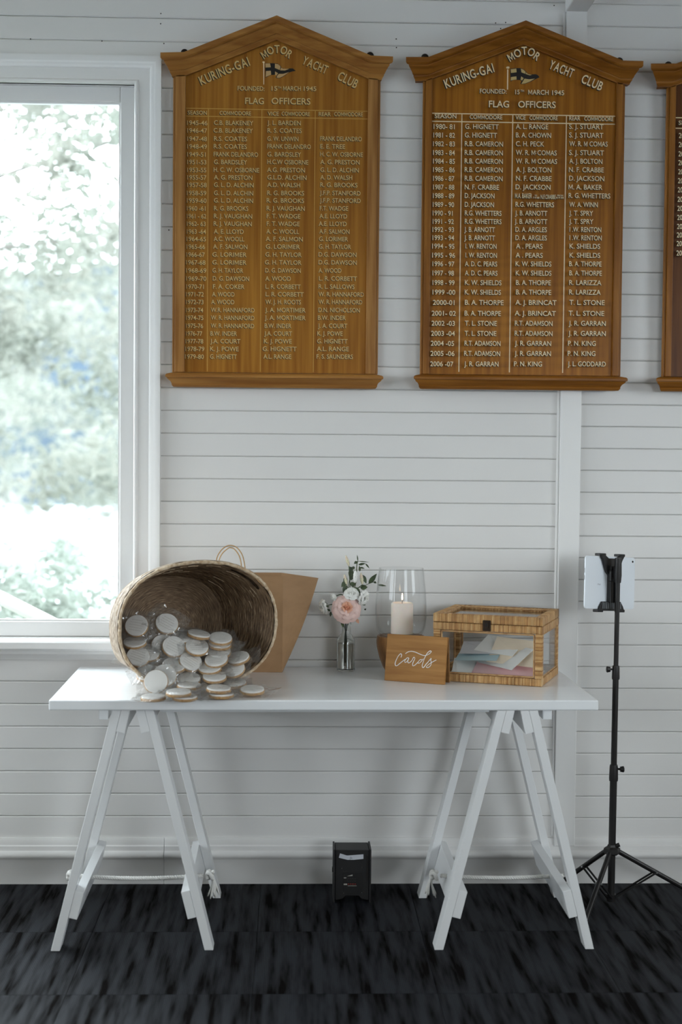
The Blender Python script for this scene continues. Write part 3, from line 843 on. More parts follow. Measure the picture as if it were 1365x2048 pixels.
# ------------------------------------------------------------------ basket
def fibre_material(nm, c0, c1, c2):
    m = bpy.data.materials.new(nm); m.use_nodes = True
    nt = m.node_tree; N = nt.nodes; L = nt.links; p = N['Principled BSDF']
    p.inputs['Roughness'].default_value = 0.6
    tc = N.new('ShaderNodeTexCoord'); uvm = N.new('ShaderNodeUVMap')
    mp = N.new('ShaderNodeMapping'); mp.inputs['Scale'].default_value = (26, 120, 1)
    L.new(uvm.outputs[0], mp.inputs['Vector'])
    nz = N.new('ShaderNodeTexNoise'); nz.inputs['Scale'].default_value = 1; nz.inputs['Detail'].default_value = 6
    L.new(mp.outputs[0], nz.inputs['Vector'])
    rp = N.new('ShaderNodeValToRGB'); e = rp.color_ramp.elements
    e[0].position = 0.32; e[0].color = c0
    e[1].position = 0.72; e[1].color = c2
    x = e.new(0.52); x.color = c1
    L.new(nz.outputs[0], rp.inputs[0]); L.new(rp.outputs[0], p.inputs['Base Color'])
    bp = N.new('ShaderNodeBump'); bp.inputs['Strength'].default_value = 0.7; bp.inputs['Distance'].default_value = 0.003
    L.new(nz.outputs[0], bp.inputs['Height']); L.new(bp.outputs[0], p.inputs['Normal'])
    return m
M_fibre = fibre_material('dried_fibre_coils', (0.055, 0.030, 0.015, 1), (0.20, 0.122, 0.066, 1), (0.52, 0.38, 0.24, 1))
M_fibre_lit = fibre_material('window_lit_fibre_coils', (0.16, 0.105, 0.07, 1), (0.46, 0.37, 0.28, 1), (0.72, 0.64, 0.54, 1))  # same fibre; window light on the outer wall put into paler colours
M_rim = mat('pale_fibre_rim', srgb(176, 148, 116), 0.7, noise=((90, 90, 90), srgb(214, 196, 170), 0.35, 0.65))

BA = R_(27)                         # the mouth is turned towards the room
BC = Vector((-0.281, -0.478, H+0.1935))
ax_w = Vector((math.cos(BA), math.sin(BA), 0)); ax_d = Vector((-math.sin(BA), math.cos(BA), 0)); ax_u = Vector((0, 0, 1))
BHW, BHH, BDEP = 0.256, 0.1905, 0.25
basket = thing('woven_basket', 'coiled brown fibre basket lying on its side spilling wrapped biscuits', 'basket', (BC.x, BC.y, H))
def bshape(a, d, off):
    """point on basket wall: a around, d depth 0..1, off outward offset"""
    k = 1-0.16*d-0.10*d*d
    w = (BHW*k+off); h = (BHH*(1-0.05*d)*k**0.35 + off)
    n = 2.25
    ca, sa = math.cos(a), math.sin(a)
    r = (abs(ca)**n+abs(sa)**n)**(-1/n)
    x = w*r*ca; zz = h*r*sa
    sag = -(BHH-(BHH*(1-0.05*d)*k**0.35))       # keep the underside on the table
    return BC + ax_w*x + ax_u*(zz+sag) + ax_d*(BDEP*d)
rb = random.Random(11)
NA, NC, SUB = 132, 34, 4
jit = [[rb.uniform(-0.0011, 0.0011) for _ in range(NA)] for _ in range(NC*SUB+1)]
HANDLE = (R_(34), R_(62), 0.075, 0.155)          # slot near the rim
def basket_wall(inner):
    m = MB(); rows = NC*SUB+1
    vs = []
    for j in range(rows):
        d = j/(rows-1)
        ph = (j % SUB)/SUB
        bumpo = 0.0021*abs(math.sin(PI*ph))
        for i in range(NA):
            a = 2*PI*i/NA
            o = (-0.0055-bumpo if inner else 0.0055+bumpo) + jit[j][i]*1.0
            if not inner and math.sin(a) < -0.55: o = min(o, 0.001)
            vs.append(bshape(a+0.004*math.sin(j), d*0.985, o))
    fs = []
    for j in range(rows-1):
        d = j/(rows-1)
        for i in range(NA):
            a = 2*PI*(i+0.5)/NA
            if HANDLE[0] < a < HANDLE[1] and HANDLE[2] < d < HANDLE[3]: continue
            i2 = (i+1) % NA
            fs.append((j*NA+i, j*NA+i2, (j+1)*NA+i2, (j+1)*NA+i))
    m.add(vs, fs); return m, rows
def add_uv(o, nu, rows):
    me = o.data; uv = me.uv_layers.new(name='UVMap')
    n = nu
    for p in me.polygons:
        idx = [me.loops[l].vertex_index for l in p.loop_indices]
        us = [(v % n)/n for v in idx]
        if max(us)-min(us) > 0.5: us = [u+1 if u < 0.5 else u for u in us]
        for l, v, u in zip(p.loop_indices, idx, us): uv.data[l].uv = (u, (v//n)/rows)
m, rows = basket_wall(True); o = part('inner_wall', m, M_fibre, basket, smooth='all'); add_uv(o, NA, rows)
m, rows = basket_wall(False); o = part('outer_wall', m, M_fibre_lit, basket, smooth='all'); add_uv(o, NA, rows)
# base: concentric coils
m = MB(); nb = 56; vs = []
for j in range(nb):
    q = 1-j/(nb-1)*0.985; bo = 0.002*abs(math.sin(PI*(j % 4)/4))
    for i in range(NA):
        P = bshape(2*PI*i/NA, 0.985, -0.003); c0 = bshape(0, 0.985, 0)*0.5+bshape(PI, 0.985, 0)*0.5
        vs.append(c0+(P-c0)*q-ax_d*(bo+rb.uniform(0, 0.0012)))
fs = [(j*NA+i, j*NA+(i+1) % NA, (j+1)*NA+(i+1) % NA, (j+1)*NA+i) for j in range(nb-1) for i in range(NA)]
m.add(vs, fs); o = part('basket_base', m, M_fibre, basket, smooth='all'); add_uv(o, NA, nb)
m = MB()
pts = [bshape(2*PI*i/110, 0.0, rb.uniform(-0.001, 0.001) if math.sin(2*PI*i/110) > -0.5 else 0.0) - ax_d*0.004 + ax_u*0.0008 for i in range(110)]
m.tube(pts, [0.0046+rb.uniform(-0.0008, 0.0012) for _ in pts], 8, closed=True); part('rim', m, M_rim, basket, smooth='all')
# loose straws on the outside and inside
for k in range(70):
    a = rb.uniform(0.1, PI-0.05); d = rb.uniform(0.03, 0.9); off = rb.choice([0.0075, -0.0085])
    if off > 0 and d < .2 and a < 1.3: continue
    L0 = rb.uniform(0.02, 0.06); pts = []
    for q in range(5):
        pts.append(bshape(a+q/4*L0/0.2, min(0.95, d+0.004*q), off+rb.uniform(-0.0004, 0.0007)*(1 if off > 0 else -1)))
    part('straw', MB().tube(pts, 0.0009, 4), M_rim, basket)

# ------------------------------------------------------------------ wrapped biscuits
M_icing = mat('white_fondant', (0.86, 0.84, 0.81, 1), 0.5)
M_bisc = mat('baked_biscuit', srgb(206, 168, 118), 0.8, noise=((120, 120, 120), srgb(178, 132, 82), 0.4, 0.65), bump=((300, 300, 300), 0.4, 0.001))
M_cello = thin_glass('cellophane', (0.975, 0.975, 0.975, 1), 0.08, 0.085, bump=(60, 0.7), dense=0.03)
M_emboss = mat('fondant_lettering_relief', (0.70, 0.67, 0.63, 1), 0.55)
CR, CB, CI = 0.0365, 0.0085, 0.0045
m_b = MB().lathe([(CR*0.93, 0), (CR*0.99, 0.002), (CR, CB*0.6), (CR*0.985, CB)], 28)
me_bisc = m_b.mesh('biscuit_base', M_bisc, smooth=True)
m_i = MB().lathe([(CR*0.95, CB), (CR*0.955, CB+CI*0.6), (CR*0.93, CB+CI*0.95), (CR*0.9, CB+CI)], 28)
me_ice = m_i.mesh('icing', M_icing, smooth=True)
def cello_mesh(seed):
    r = random.Random(seed); nu, nv = 11, 9
    W, Hh = 0.060, 0.050; m = MB()
    ja = [[r.uniform(-1, 1) for _ in range(nu)] for _ in range(nv)]
    jb = [[r.uniform(-1, 1) for _ in range(nu)] for _ in range(nv)]
    ox, oy = r.uniform(-0.012, 0.012), r.uniform(0.0, 0.014)
    def f(sg):
        def g(i, j):
            u = -1+2*i/(nu-1); v = -1+2*j/(nv-1)
            x = u*W+ox; y = v*Hh+oy
            rr = math.hypot(x, y)
            edge = 0 if (i in (0, nu-1) or j in (0, nv-1)) else 1
            body = 1/(1+math.exp((rr-CR*1.12)/0.0035))
            if sg > 0: z = 0.0065+(CB+CI+0.0016-0.0065)*body + ja[j][i]*0.0035*(1-body*0.9)
            else: z = 0.0065-0.0075*body + jb[j][i]*0.002*(1-body)
            if not edge: z = 0.0065+ja[j][i]*0.004
            return (x+jb[j][i]*0.002, y+ja[j][i]*0.002, z)
        return g
    m.grid(f(1), nu, nv); m.grid(f(-1), nu, nv)
    me = m.mesh('wrapper', M_cello)
    return me
cellos = [cello_mesh(k) for k in range(7)]
# relief lines of lettering on top
mb = MB(); rr = random.Random(5)
for k in range(5):
    yy = (k-2)*0.0085; half = 0.022*math.sqrt(max(0.1, 1-(yy/0.03)**2)); x = -half
    while x < half:
        w = rr.uniform(0.0022, 0.006); w = min(w, half-x)
        if w > 0.001: mb.box(x, x+w, yy-0.0012, yy+0.0012, CB+CI-0.0003, CB+CI+0.0004)
        x += w+0.0012
me_emb = mb.mesh('relief_lettering', M_emboss)

#  zoom x, zoom y, apparent height/width, roll, group/label code, depth (None = lying on the table)
CK = [(216,505,.92,-14,0,-.435),(398,492,.86,18,1,-.425),(206,598,.5,0,2,-.455),(226,687,.82,4,3,-.50),(288,662,.72,20,4,-.478),
 (374,626,.95,60,5,-.455),(440,628,.85,35,6,-.475),(495,566,.55,0,7,-.43),(590,550,.30,24,8,-.425),(577,627,.70,10,9,-.468),
 (717,575,.50,6,10,-.43),(712,606,.46,6,11,-.435),(708,655,.6,-12,12,-.455),(690,702,.62,-12,13,-.487),(652,748,.5,-6,14,-.50),
 (440,735,.6,14,15,-.51),(541,716,.75,40,16,-.495),(790,757,.70,-30,17,-.485),(818,692,.5,-20,18,-.455),(680,803,.42,2,19,-.535),
 (690,846,.36,3,20,None),(332,838,.97,6,21,-.592),(384,800,.9,6,22,-.572),(284,782,.6,-20,23,-.535),(527,818,.5,0,24,-.545),
 (530,868,.36,5,25,None),(467,908,.34,0,26,None),(505,934,.26,0,27,None),(318,934,.26,-2,28,None),(705,886,.36,4,29,None),
 (722,918,.26,0,30,None),(800,858,.42,-4,31,None),(905,898,.40,0,32,None)]
CKL = {0: 'wrapped white biscuit standing upright against the window side wall of the basket',
 1: 'wrapped white biscuit standing upright at the top of the pile in the basket',
 2: 'half hidden wrapped biscuit just under the upright one at the window side basket wall',
 3: 'wrapped round biscuit with lettering facing out, low beside the window side basket wall',
 4: 'wrapped biscuit peeking out behind the lettered one by the window side basket wall',
 5: 'wrapped biscuit on edge, rear of an overlapping pair in mid pile',
 6: 'wrapped biscuit on edge, front of an overlapping pair in mid pile',
 7: 'wrapped biscuit partly hidden behind the middle of the basket pile',
 8: 'wrapped biscuit tipped steeply showing its golden edge at the back of the pile',
 9: 'wrapped white biscuit resting face up in the centre of the basket pile',
 10: 'upper biscuit of the stacked pair deep in the pile on the paper bag side',
 11: 'lower biscuit of the stacked pair deep in the pile on the paper bag side',
 12: 'wrapped biscuit tucked behind the tilted thick golden rimmed one',
 13: 'wrapped biscuit with thick golden rim tilted towards the room, below the stacked pair',
 14: 'wrapped biscuit wedged below the tilted golden rimmed one',
 15: 'wrapped biscuit under creased film above the upright plain ones',
 16: 'wrapped biscuit with film corner folded across it in mid pile',
 17: 'wrapped biscuit beside the shiny film corner near the bag side basket rim',
 18: 'wrapped biscuit in loose film at the bag side inner wall of the basket',
 19: 'wrapped biscuit lying on top of another at the lip of the basket',
 20: 'wrapped biscuit underneath another at the lip of the basket',
 21: 'plain white biscuit without lettering standing on edge in the basket mouth',
 22: 'wrapped biscuit standing behind the plain white one in the basket mouth',
 23: 'wrapped biscuit wedged against the low window side rim of the basket',
 24: 'wrapped biscuit leaning back just inside the middle of the basket mouth',
 25: 'wrapped biscuit lying flat on the table under the basket lip centre',
 26: 'upper of two spilled biscuits stacked between the upright plain one and the table edge',
 27: 'lower of two spilled biscuits stacked between the upright plain one and the table edge',
 28: 'wrapped biscuit flat on the table in front of the upright plain one',
 29: 'upper of two spilled biscuits stacked under the middle of the basket lip',
 30: 'lower of two spilled biscuits stacked under the middle of the basket lip',
 31: 'spilled biscuit lying face up between the stacked two and the farthest one',
 32: 'spilled biscuit lying farthest from the basket on the table'}
TABZ = {20: 0.001, 25: 0.014, 26: 0.016, 27: 0.001, 28: 0.001, 29: 0.016, 30: 0.001, 31: 0.006, 32: 0.001}
for k, (zx, zy, ra, roll, code, dep) in enumerate(CK):
    px, py = 200+zx/2.967, 1080+zy/2.967
    view = 9.0
    if dep is None:
        z0 = H+TABZ[code]+0.004
        c = wz(px, py, z0+CB)
        tilt = max(0.0, math.degrees(math.asin(min(1, ra)))-view)*0.35
        if code in (31, 32): tilt = 9
        c.z = z0
        if tilt > 2: c.z += math.sin(R_(tilt))*CR*0.9
    else:
        c = wy(px, py, dep)
        tilt = max(0, math.degrees(math.asin(min(1, ra)))-view)
    rot = Euler((R_(tilt), R_(0), R_(rb.uniform(-8, 8)))).to_matrix() @ Euler((0, 0, 0)).to_matrix()
    rot = Euler((0, R_(roll)*0.5, 0)).to_matrix() @ rot
    spin = Euler((0, 0, R_(rb.uniform(-25, 25)))).to_matrix()
    M3 = rot @ spin
    off = M3 @ Vector((0, 0, CB+CI))
    loc = c - (off if dep is not None else Vector((0, 0, 0)))
    t = thing('wrapped_biscuit', CKL[code], 'biscuit', loc, M3.to_euler(), group='wrapped favour biscuits')
    link('biscuit_base', me_bisc, t); ic = link('icing', me_ice, t)
    if code not in (21, 22): link('relief_lettering', me_emb, ic)
    link('wrapper', cellos[k % 7], t)

# ------------------------------------------------------------------ kraft paper bag
M_kraft = mat('brown_kraft_paper', srgb(166, 130, 94), 0.7, noise=((14, 14, 30), srgb(156, 121, 86), 0.35, 0.65), bump=((20, 20, 20), 0.25, 0.006))
M_cord = mat('twisted_paper_cord', srgb(186, 152, 108), 0.7)
bc = wz(564, 1347.5, H)                                    # front bottom right corner
bc.y = -0.152; bc.x = wy(564.5, 1345, -0.152).x
bag = thing('paper_bag', 'brown kraft paper carrier bag standing behind the basket', 'paper bag', (bc.x-0.12, bc.y+0.05, H))
yF = bc.y; yB = yF+0.105
xR = bc.x; xL = bc.x-0.325; zt = wy(566, 1153, yF).z; ztm = wy(637, 1157, yF+0.03).z
xo = wy(637, 1157, yF+0.055).x; xol = xL-(xo-xR)
bz = H+0.0006
A_ = [Vector((xL, yF, bz)), Vector((xR, yF, bz)), Vector((xR+0.004, (yF+yB)/2, bz)), Vector((xR, yB, bz)), Vector((xL, yB, bz)), Vector((xL-0.004, (yF+yB)/2, bz))]
T_ = [Vector((xL-0.002, yF+0.004, zt)), Vector((xR+0.001, yF+0.004, zt)), Vector((xo, yF+0.05, ztm)), Vector((xR-0.005, yB-0.004, zt+0.004)), Vector((xL, yB-0.004, zt+0.004)), Vector((xol, yF+0.05, ztm))]
rows_ = 9
def bagpt(i, j):
    f = j/(rows_-1); p = A_[i].lerp(T_[i], f)
    if i in (2, 5): p.y += 0.0; p.x += (0.008*math.sin(PI*f))*(1 if i == 2 else -1)
    if i in (0, 1): p.y -= 0.004*math.sin(PI*f)
    return p
def bagside(idx, name):
    m = MB(); pts = []
    cols = []
    for a, b in zip(idx[:-1], idx[1:]):
        for s in range(4): cols.append((a, b, s/4))
    cols.append((idx[-1], idx[-1], 0))
    m.grid(lambda i, j: bagpt(cols[i][0], j).lerp(bagpt(cols[i][1], j), cols[i][2]), len(cols), rows_)
    o = part(name, m, M_kraft, bag)
    sd = o.modifiers.new('paper_thickness', 'SOLIDIFY'); sd.thickness = 0.0008; sd.offset = 0
bagside([0, 1], 'front_face'); bagside([1, 2, 3], 'side_gusset'); bagside([3, 4], 'back_face'); bagside([4, 5, 0], 'side_gusset')
m = MB(); m.add(A_, [(5, 4, 3, 2, 1, 0)]); part('bag_bottom', m, M_kraft, bag)
for yy, pxs in ((yF+0.006, [(441, 1165), (438, 1125), (444, 1108), (456, 1097), (462, 1095.5), (470, 1099), (480, 1115), (484, 1140), (485, 1165)]),
                (yB-0.006, [(433, 1165), (433, 1122), (440, 1104), (452, 1093), (464, 1091), (476, 1097), (486, 1113), (491, 1140), (493, 1165)])):
    pts = smoothpath([wy(a, b, yy) for a, b in pxs], 5)
    part('cord_handle', MB().tube(pts, 0.0019, 6), M_cord, bag, smooth='all')

# ------------------------------------------------------------------ bottle with flowers
M_glass = mat('clear_bottle_glass', (0.93, 0.95, 0.94, 1), 0.02, trans=1.0, ior=1.45)
M_thin = thin_glass('clear_thin_glass', (0.978, 0.982, 0.983, 1), 0.03, 0.014)
M_water = mat('clear_water', (0.80, 0.78, 0.74, 1), 0.0, trans=1.0, ior=1.33)
bt = wz(692, 1341.5, H); bt.z = H
bot = thing('bud_vase_bottle', 'small clear glass bottle of water holding flower stems', 'bottle', bt)
s = (4.775+bt.y)/FPX
ro = 18.3*s
prof = [(ro*0.9, 0), (ro, 0.004), (ro, 59*s), (ro*0.93, 65*s), (ro*0.72, 71*s), (ro*0.54, 76*s), (ro*0.5, 82*s), (ro*0.5, 93*s), (ro*0.58, 95*s), (ro*0.58, 98*s)]
inn = [(ro*0.43, 98*s), (ro*0.41, 82*s), (ro*0.46, 75*s), (ro*0.66, 69*s), (ro*0.86, 63*s), (ro*0.92, 58*s), (ro*0.92, 0.009), (ro*0.8, 0.007)]
part('glass_body', MB().lathe(prof+inn, 40), M_glass, bot, smooth=True, local=True)
part('water', MB().lathe([(ro*0.78, 0.0075), (ro*0.905, 0.0095), (ro*0.905, 55*s), (ro*0.905, 55*s+0.0003)], 40), M_water, bot, smooth=True, local=True)
M_stem = mat('green_stem', srgb(64, 78, 44), 0.5)
M_leaf = mat('dark_green_leaf', srgb(58, 70, 48), 0.45, noise=((40, 40, 40), srgb(78, 92, 62), 0.4, 0.6))
M_pink = mat('blush_petal', srgb(232, 196, 190), 0.6, noise=((30, 30, 30), srgb(238, 208, 200), 0.4, 0.6))
M_peach = mat('peach_inner_petal', srgb(232, 178, 150), 0.6)
M_white = mat('white_petal', srgb(240, 240, 236), 0.6)
M_bud = mat('pale_bud', srgb(226, 222, 190), 0.6, noise=((50, 50, 80), srgb(222, 200, 180), 0.4, 0.6))

def petal_mesh(w, h, cup, curl, m, nu=7, nv=7, ruffle=0.0, seed=0):
    r = random.Random(seed); ph = r.uniform(0, 6)
    mb = MB()
    def f(i, j):
        u = -1+2*i/(nu-1); v = j/(nv-1)
        wv = w*(0.28+0.72*math.sin(PI*min(1, v*0.72+0.06)))*(1-0.35*max(0, v-0.75)*abs(u)/0.25*0.3)
        x = u*wv
        y = -cup*(1-u*u)*math.sin(PI*min(1, v*0.8+0.1)) + curl*max(0, v-0.45)**2*3.0
        z = h*v*(1-0.10*u*u*v) - max(0, v-0.7)*curl*1.2
        y += ruffle*math.sin(ph+u*5)*v
        return (x, -y*-1, z)
    mb.grid(f, nu, nv)
    return mb.mesh('petal', m, smooth='all')
def axis_rot(d, spin=0.0):
    q = Vector((0, 0, 1)).rotation_difference(Vector(d).normalized())
    return (q @ Quaternion((0, 0, 1), spin)).to_euler()
def flower_head(parent, c, d, rings, spin=0):
    """rings: (count, radius, tilt deg, mesh list)"""
    Mq = axis_rot(d, spin).to_matrix().to_4x4()
    base = Matrix.Translation(Vector(c)) @ Mq
    inv = world_of(parent).inverted()
    for ri, (n, r0, tilt, meshes, zz) in enumerate(rings):
        for k in range(n):
            a = 2*PI*k/n + ri*0.75 + random.uniform(-0.12, 0.12)
            me = meshes[k % len(meshes)]
            T = base @ Matrix.Rotation(a, 4, 'Z') @ Matrix.Translation((0, r0, zz)) @ Matrix.Rotation(R_(-tilt+random.uniform(-5, 5)), 4, 'X')
            o = link('petal', me, parent); T = inv @ T
            o.location, q, o.scale = T.decompose(); o.rotation_euler = q.to_euler()
def leaf_obj(parent, base, tip, w, bend=(0, 0, 0), m=None, nm='leaf'):
    base, tip = Vector(base), Vector(tip); ax = tip-base
    side = ax.cross(Vector((0.25, -1, 0.35))).normalized()
    up = side.cross(ax).normalized()
    mb = MB(); n = 8
    def f(i, j):
        v = j/(n-1); u = i-1
        ww = w*math.sin(PI*min(1, v**0.8*0.97+0.03))
        return base+ax*v+side*(u*ww)+up*(abs(u)*ww*0.35)+Vector(bend)*(v*v)
    mb.grid(f, 3, n); part(nm, mb, m or M_leaf, parent, smooth='all')
YF = bt.y
def fpt(zx, zy, dy=0.0): return wy(620+zx/7.585, 1090+zy/7.585, YF+dy)
def stem(parent, pts, r=0.0016): part('stem', MB().tube(smoothpath(pts, 5), r, 6), M_stem, parent, smooth='all')
# pink rose
rc = fpt(560, 975, -0.035)
rose = thing('pink_rose', 'open blush pink rose in the glass bottle', 'flower', (bt.x, bt.y, H+0.01))
def pset(w, h, cup, curl, m, ruf, sd): return [petal_mesh(w, h, cup, curl, m, ruffle=ruf, seed=sd+k) for k in range(3)]
flower_head(rose, rc+Vector((0.0, 0.018, 0)), (0.06, -1, 0.34), [
  (3, 0.002, 8, pset(0.0095, 0.029, 0.005, 0.000, M_peach, 0.0008, 1), 0.000), (4, 0.004, 24, pset(0.0135, 0.032, 0.007, 0.003, M_peach, 0.001, 11), 0.000),
  (5, 0.005, 40, pset(0.019, 0.035, 0.009, 0.007, M_pink, 0.0015, 21), -0.001), (5, 0.006, 57, pset(0.024, 0.040, 0.010, 0.010, M_pink, 0.002, 31), -0.003),
  (6, 0.006, 76, pset(0.028, 0.047, 0.010, 0.013, M_pink, 0.0025, 41), -0.006)])
stem(rose, [Vector((bt.x+0.003, bt.y, H+0.012)), Vector((bt.x+0.002, bt.y+0.001, H+0.08)), Vector((bt.x-0.001, bt.y+0.001, H+0.135)), rc+Vector((0, 0.02, -0.008))], 0.0022)
leaf_obj(rose, fpt(480, 1180, -0.01), fpt(510, 1255, -0.02), 0.004); leaf_obj(rose, fpt(700, 1120, -0.01), fpt(745, 1195, -0.02), 0.006, m=M_peach, nm='outer_petal')
# white lisianthus blooms
wR = [(3, 0.0015, 10, pset(0.008, 0.017, 0.004, 0.0, M_white, 0.0008, 51), 0.0), (4, 0.003, 28, pset(0.011, 0.019, 0.005, 0.002, M_white, 0.001, 61), -0.001),
      (5, 0.004, 48, pset(0.014, 0.022, 0.006, 0.005, M_white, 0.0012, 71), -0.002), (5, 0.004, 70, pset(0.016, 0.025, 0.006, 0.007, M_white, 0.0015, 81), -0.004)]
def white_bloom(label, c, d, k=1.0, big=True, stemmid=None):
    t = thing('white_flower', label, 'flower', (bt.x, bt.y, H+0.01), group='white blooms in the bottle')
    rings = wR if big else wR[:2]
    flower_head(t, c, d, rings)
    pts = [Vector((bt.x+random.uniform(-0.006, 0.006), bt.y+random.uniform(-0.005, 0.005), H+0.02)), Vector((bt.x+random.uniform(-0.004, 0.004), bt.y+random.uniform(-0.003, 0.003), H+0.12))]
    if stemmid is not None: pts.append(stemmid)
    pts.append(Vector(c)-Vector(d).normalized()*0.002)
    stem(t, pts); return t
f1 = white_bloom('white bloom directly above the pink rose', fpt(635, 745, -0.012), (0.05, -0.75, 0.75), stemmid=fpt(620, 1000, 0.01))
f2 = white_bloom('white bloom hanging to the candle side of the pink rose', fpt(815, 800, -0.006), (0.75, -0.55, -0.30), stemmid=fpt(700, 800, 0.008))
f3 = white_bloom('drooping white bloom beside the kraft bag', fpt(215, 940, -0.004), (-0.9, -0.25, -0.25), stemmid=fpt(400, 930, 0.012))
f4 = white_bloom('long white bloom lying over the rose towards the bag', fpt(395, 775, 0.0), (-0.85, -0.35, -0.42), big=False, stemmid=fpt(520, 800, 0.012))
for (a, b, w) in (((270, 900), (190, 880), 0.004), ((300, 940), (195, 925), 0.003), ((310, 975), (200, 1000), 0.0035), ((315, 1000), (255, 985), 0.003), ((320, 1010), (310, 1090), 0.004)):
    leaf_obj(f3, fpt(*a), fpt(*b), w)
# buds and leaf sprigs
def bud(label, base, tip, w, m):
    t = thing('flower_bud', label, 'flower bud', (bt.x, bt.y, H+0.01), group='buds in the bottle')
    base, tip = Vector(base), Vector(tip); L_ = (tip-base).length
    mb = MB().lathe([(0.0012, 0), (w*0.7, L_*0.15), (w, L_*0.42), (w*0.85, L_*0.7), (w*0.45, L_*0.92), (0.0008, L_)], 10)
    o = part('bud', mb, m, t, smooth='all', local=True); o.rotation_euler = axis_rot(tip-base); o.location = base-Vector(t.location)
    for k in range(4):
        a = k*PI/2; d = Vector((math.cos(a), math.sin(a), 0))*w*1.05
        leaf_obj(t, base-Vector((0, 0, 0.001)), base+(tip-base)*0.55+d, 0.0022, nm='sepal')
    stem(t, [Vector((bt.x+random.uniform(-0.005, 0.005), bt.y+random.uniform(-0.004, 0.004), H+0.03)), Vector((bt.x, bt.y+0.002, H+0.13)), fpt(610, 800, 0.012), base], 0.0013)
    return t
b1 = bud('closed cream bud at the very top of the bouquet', fpt(595, 320), fpt(545, 155), 0.0052, M_bud)
b2 = bud('fat cream bud in the middle of the bouquet', fpt(690, 575, -0.008), fpt(695, 385, -0.008), 0.0078, M_white)
b3 = bud('blush bud next to the fat cream bud', fpt(800, 600, 0.0), fpt(775, 420, 0.0), 0.006, M_bud)
b4 = bud('blush bud leaning towards the kraft bag', fpt(560, 610, 0.004), fpt(525, 445, 0.004), 0.006, M_bud)
spr = thing('leaf_sprig', 'dark green leafy sprig among the flowers in the bottle', 'foliage', (bt.x, bt.y, H+0.01))
stem(spr, [Vector((bt.x-0.004, bt.y-0.003, H+0.02)), Vector((bt.x-0.002, bt.y, H+0.12)), fpt(640, 800, 0.01), fpt(700, 560, 0.006), fpt(715, 300, 0.0), fpt(735, 240)])
stem(spr, [fpt(690, 660, 0.006), fpt(800, 630), fpt(900, 585), fpt(975, 560)], 0.0009)
stem(spr, [fpt(640, 760, 0.004), fpt(590, 640), fpt(615, 450), fpt(598, 320)], 0.0012)
for a, b, w in [((730, 245), (718, 145), 0.0022), ((740, 300), (850, 280), 0.004), ((845, 282), (905, 355), 0.0028), ((760, 340), (835, 358), 0.003), ((720, 250), (670, 285), 0.005),
                ((680, 330), (635, 370), 0.005), ((760, 400), (750, 310), 0.004), ((610, 330), (640, 420), 0.008), ((640, 370), (600, 490), 0.009), ((650, 440), (620, 540), 0.008),
                ((800, 455), (860, 590), 0.007), ((895, 585), (1020, 432), 0.008), ((970, 560), (1015, 580), 0.004), ((1035, 605), (1165, 622), 0.0035), ((770, 650), (880, 640), 0.009), ((545, 480), (525, 600), 0.007),
                ((550, 550), (478, 640), 0.008), ((545, 610), (510, 740), 0.008), ((740, 690), (720, 800), 0.008), ((690, 640), (770, 760), 0.007), ((640, 560), (650, 640), 0.009), ((800, 900), (850, 915), 0.003), ((830, 985), (858, 965), 0.003), ((735, 245), (905, 262), 0.0016)]:
    leaf_obj(spr, fpt(*a, 0.004), fpt(*b, 0.0), w)

# ------------------------------------------------------------------ hurricane candle holder
hy = -0.165
hc = wy(801.5, 1300, hy); hc.z = H
s = (4.775+hy)/FPX
M_gilt = mat('bronzed_wood_bowl', srgb(112, 78, 48), 0.38, metal=0.45, noise=((60, 60, 10), srgb(150, 108, 66), 0.4, 0.62), bump=((80, 80, 30), 0.15, 0.001))
hol = thing('hurricane_holder', 'bronze toned bowl stand carrying a clear glass candle cylinder', 'candle holder', hc)
zt = wy(801.5, 1271, hy).z - H
zb_ = 0.0
part('bowl_base', MB().lathe([(0.036, 0), (0.046, 0.004), (0.058, zt*0.2), (0.069, zt*0.42), (0.0775, zt*0.7), (0.0795, zt*0.86), (0.0765, zt), (0.071, zt), (0.066, zt*0.96)], 48), M_gilt, hol, smooth=True, local=True)
ztop = wy(801.5, 1136, hy).z - H
hg = ztop-zt
gp = [(0.0, zt*0.99+0.002), (0.058, zt*0.99+0.002), (0.072, zt+0.008), (0.0800, zt+0.026), (0.0840, zt+hg*0.27), (0.0838, zt+hg*0.42), (0.0805, zt+hg*0.66), (0.0735, zt+hg*0.95), (0.0725, ztop), (0.0705, ztop), (0.0715, zt+hg*0.95), (0.0785, zt+hg*0.66), (0.0818, zt+hg*0.42), (0.082, zt+hg*0.27), (0.078, zt+0.03), (0.070, zt+0.012), (0.056, zt+0.0065), (0.0, zt+0.0065)]
part('glass_cylinder', MB().lathe(gp, 56, cap0=False, cap1=False), M_thin, hol, smooth=True, local=True)
M_wax = mat('ivory_wax', srgb(240, 226, 214), 0.55, sss=0.5)
cz = H+zt+0.0072
can = thing('pillar_candle', 'lit ivory pillar candle inside the glass cylinder', 'candle', (hc.x+0.004, hc.y, cz))
ch = wy(804, 1205, hy).z-cz; cr = 22.2*s
part('wax', MB().lathe([(cr, 0), (cr, ch-0.006), (cr*0.95, ch-0.0015), (cr*0.86, ch), (cr*0.7, ch-0.004), (cr*0.2, ch-0.009)], 40), M_wax, can, smooth=True, local=True)
part('wick', MB().tube([(0, 0, ch-0.009), (0.0003, 0, ch+0.004), (0.001, 0, ch+0.012)], 0.0009, 6), M_black, can, local=True)
M_flame = mat('candle_flame', (1, 0.75, 0.45, 1), 0.5, emit=((1.0, 0.70, 0.40, 1), 14.0))
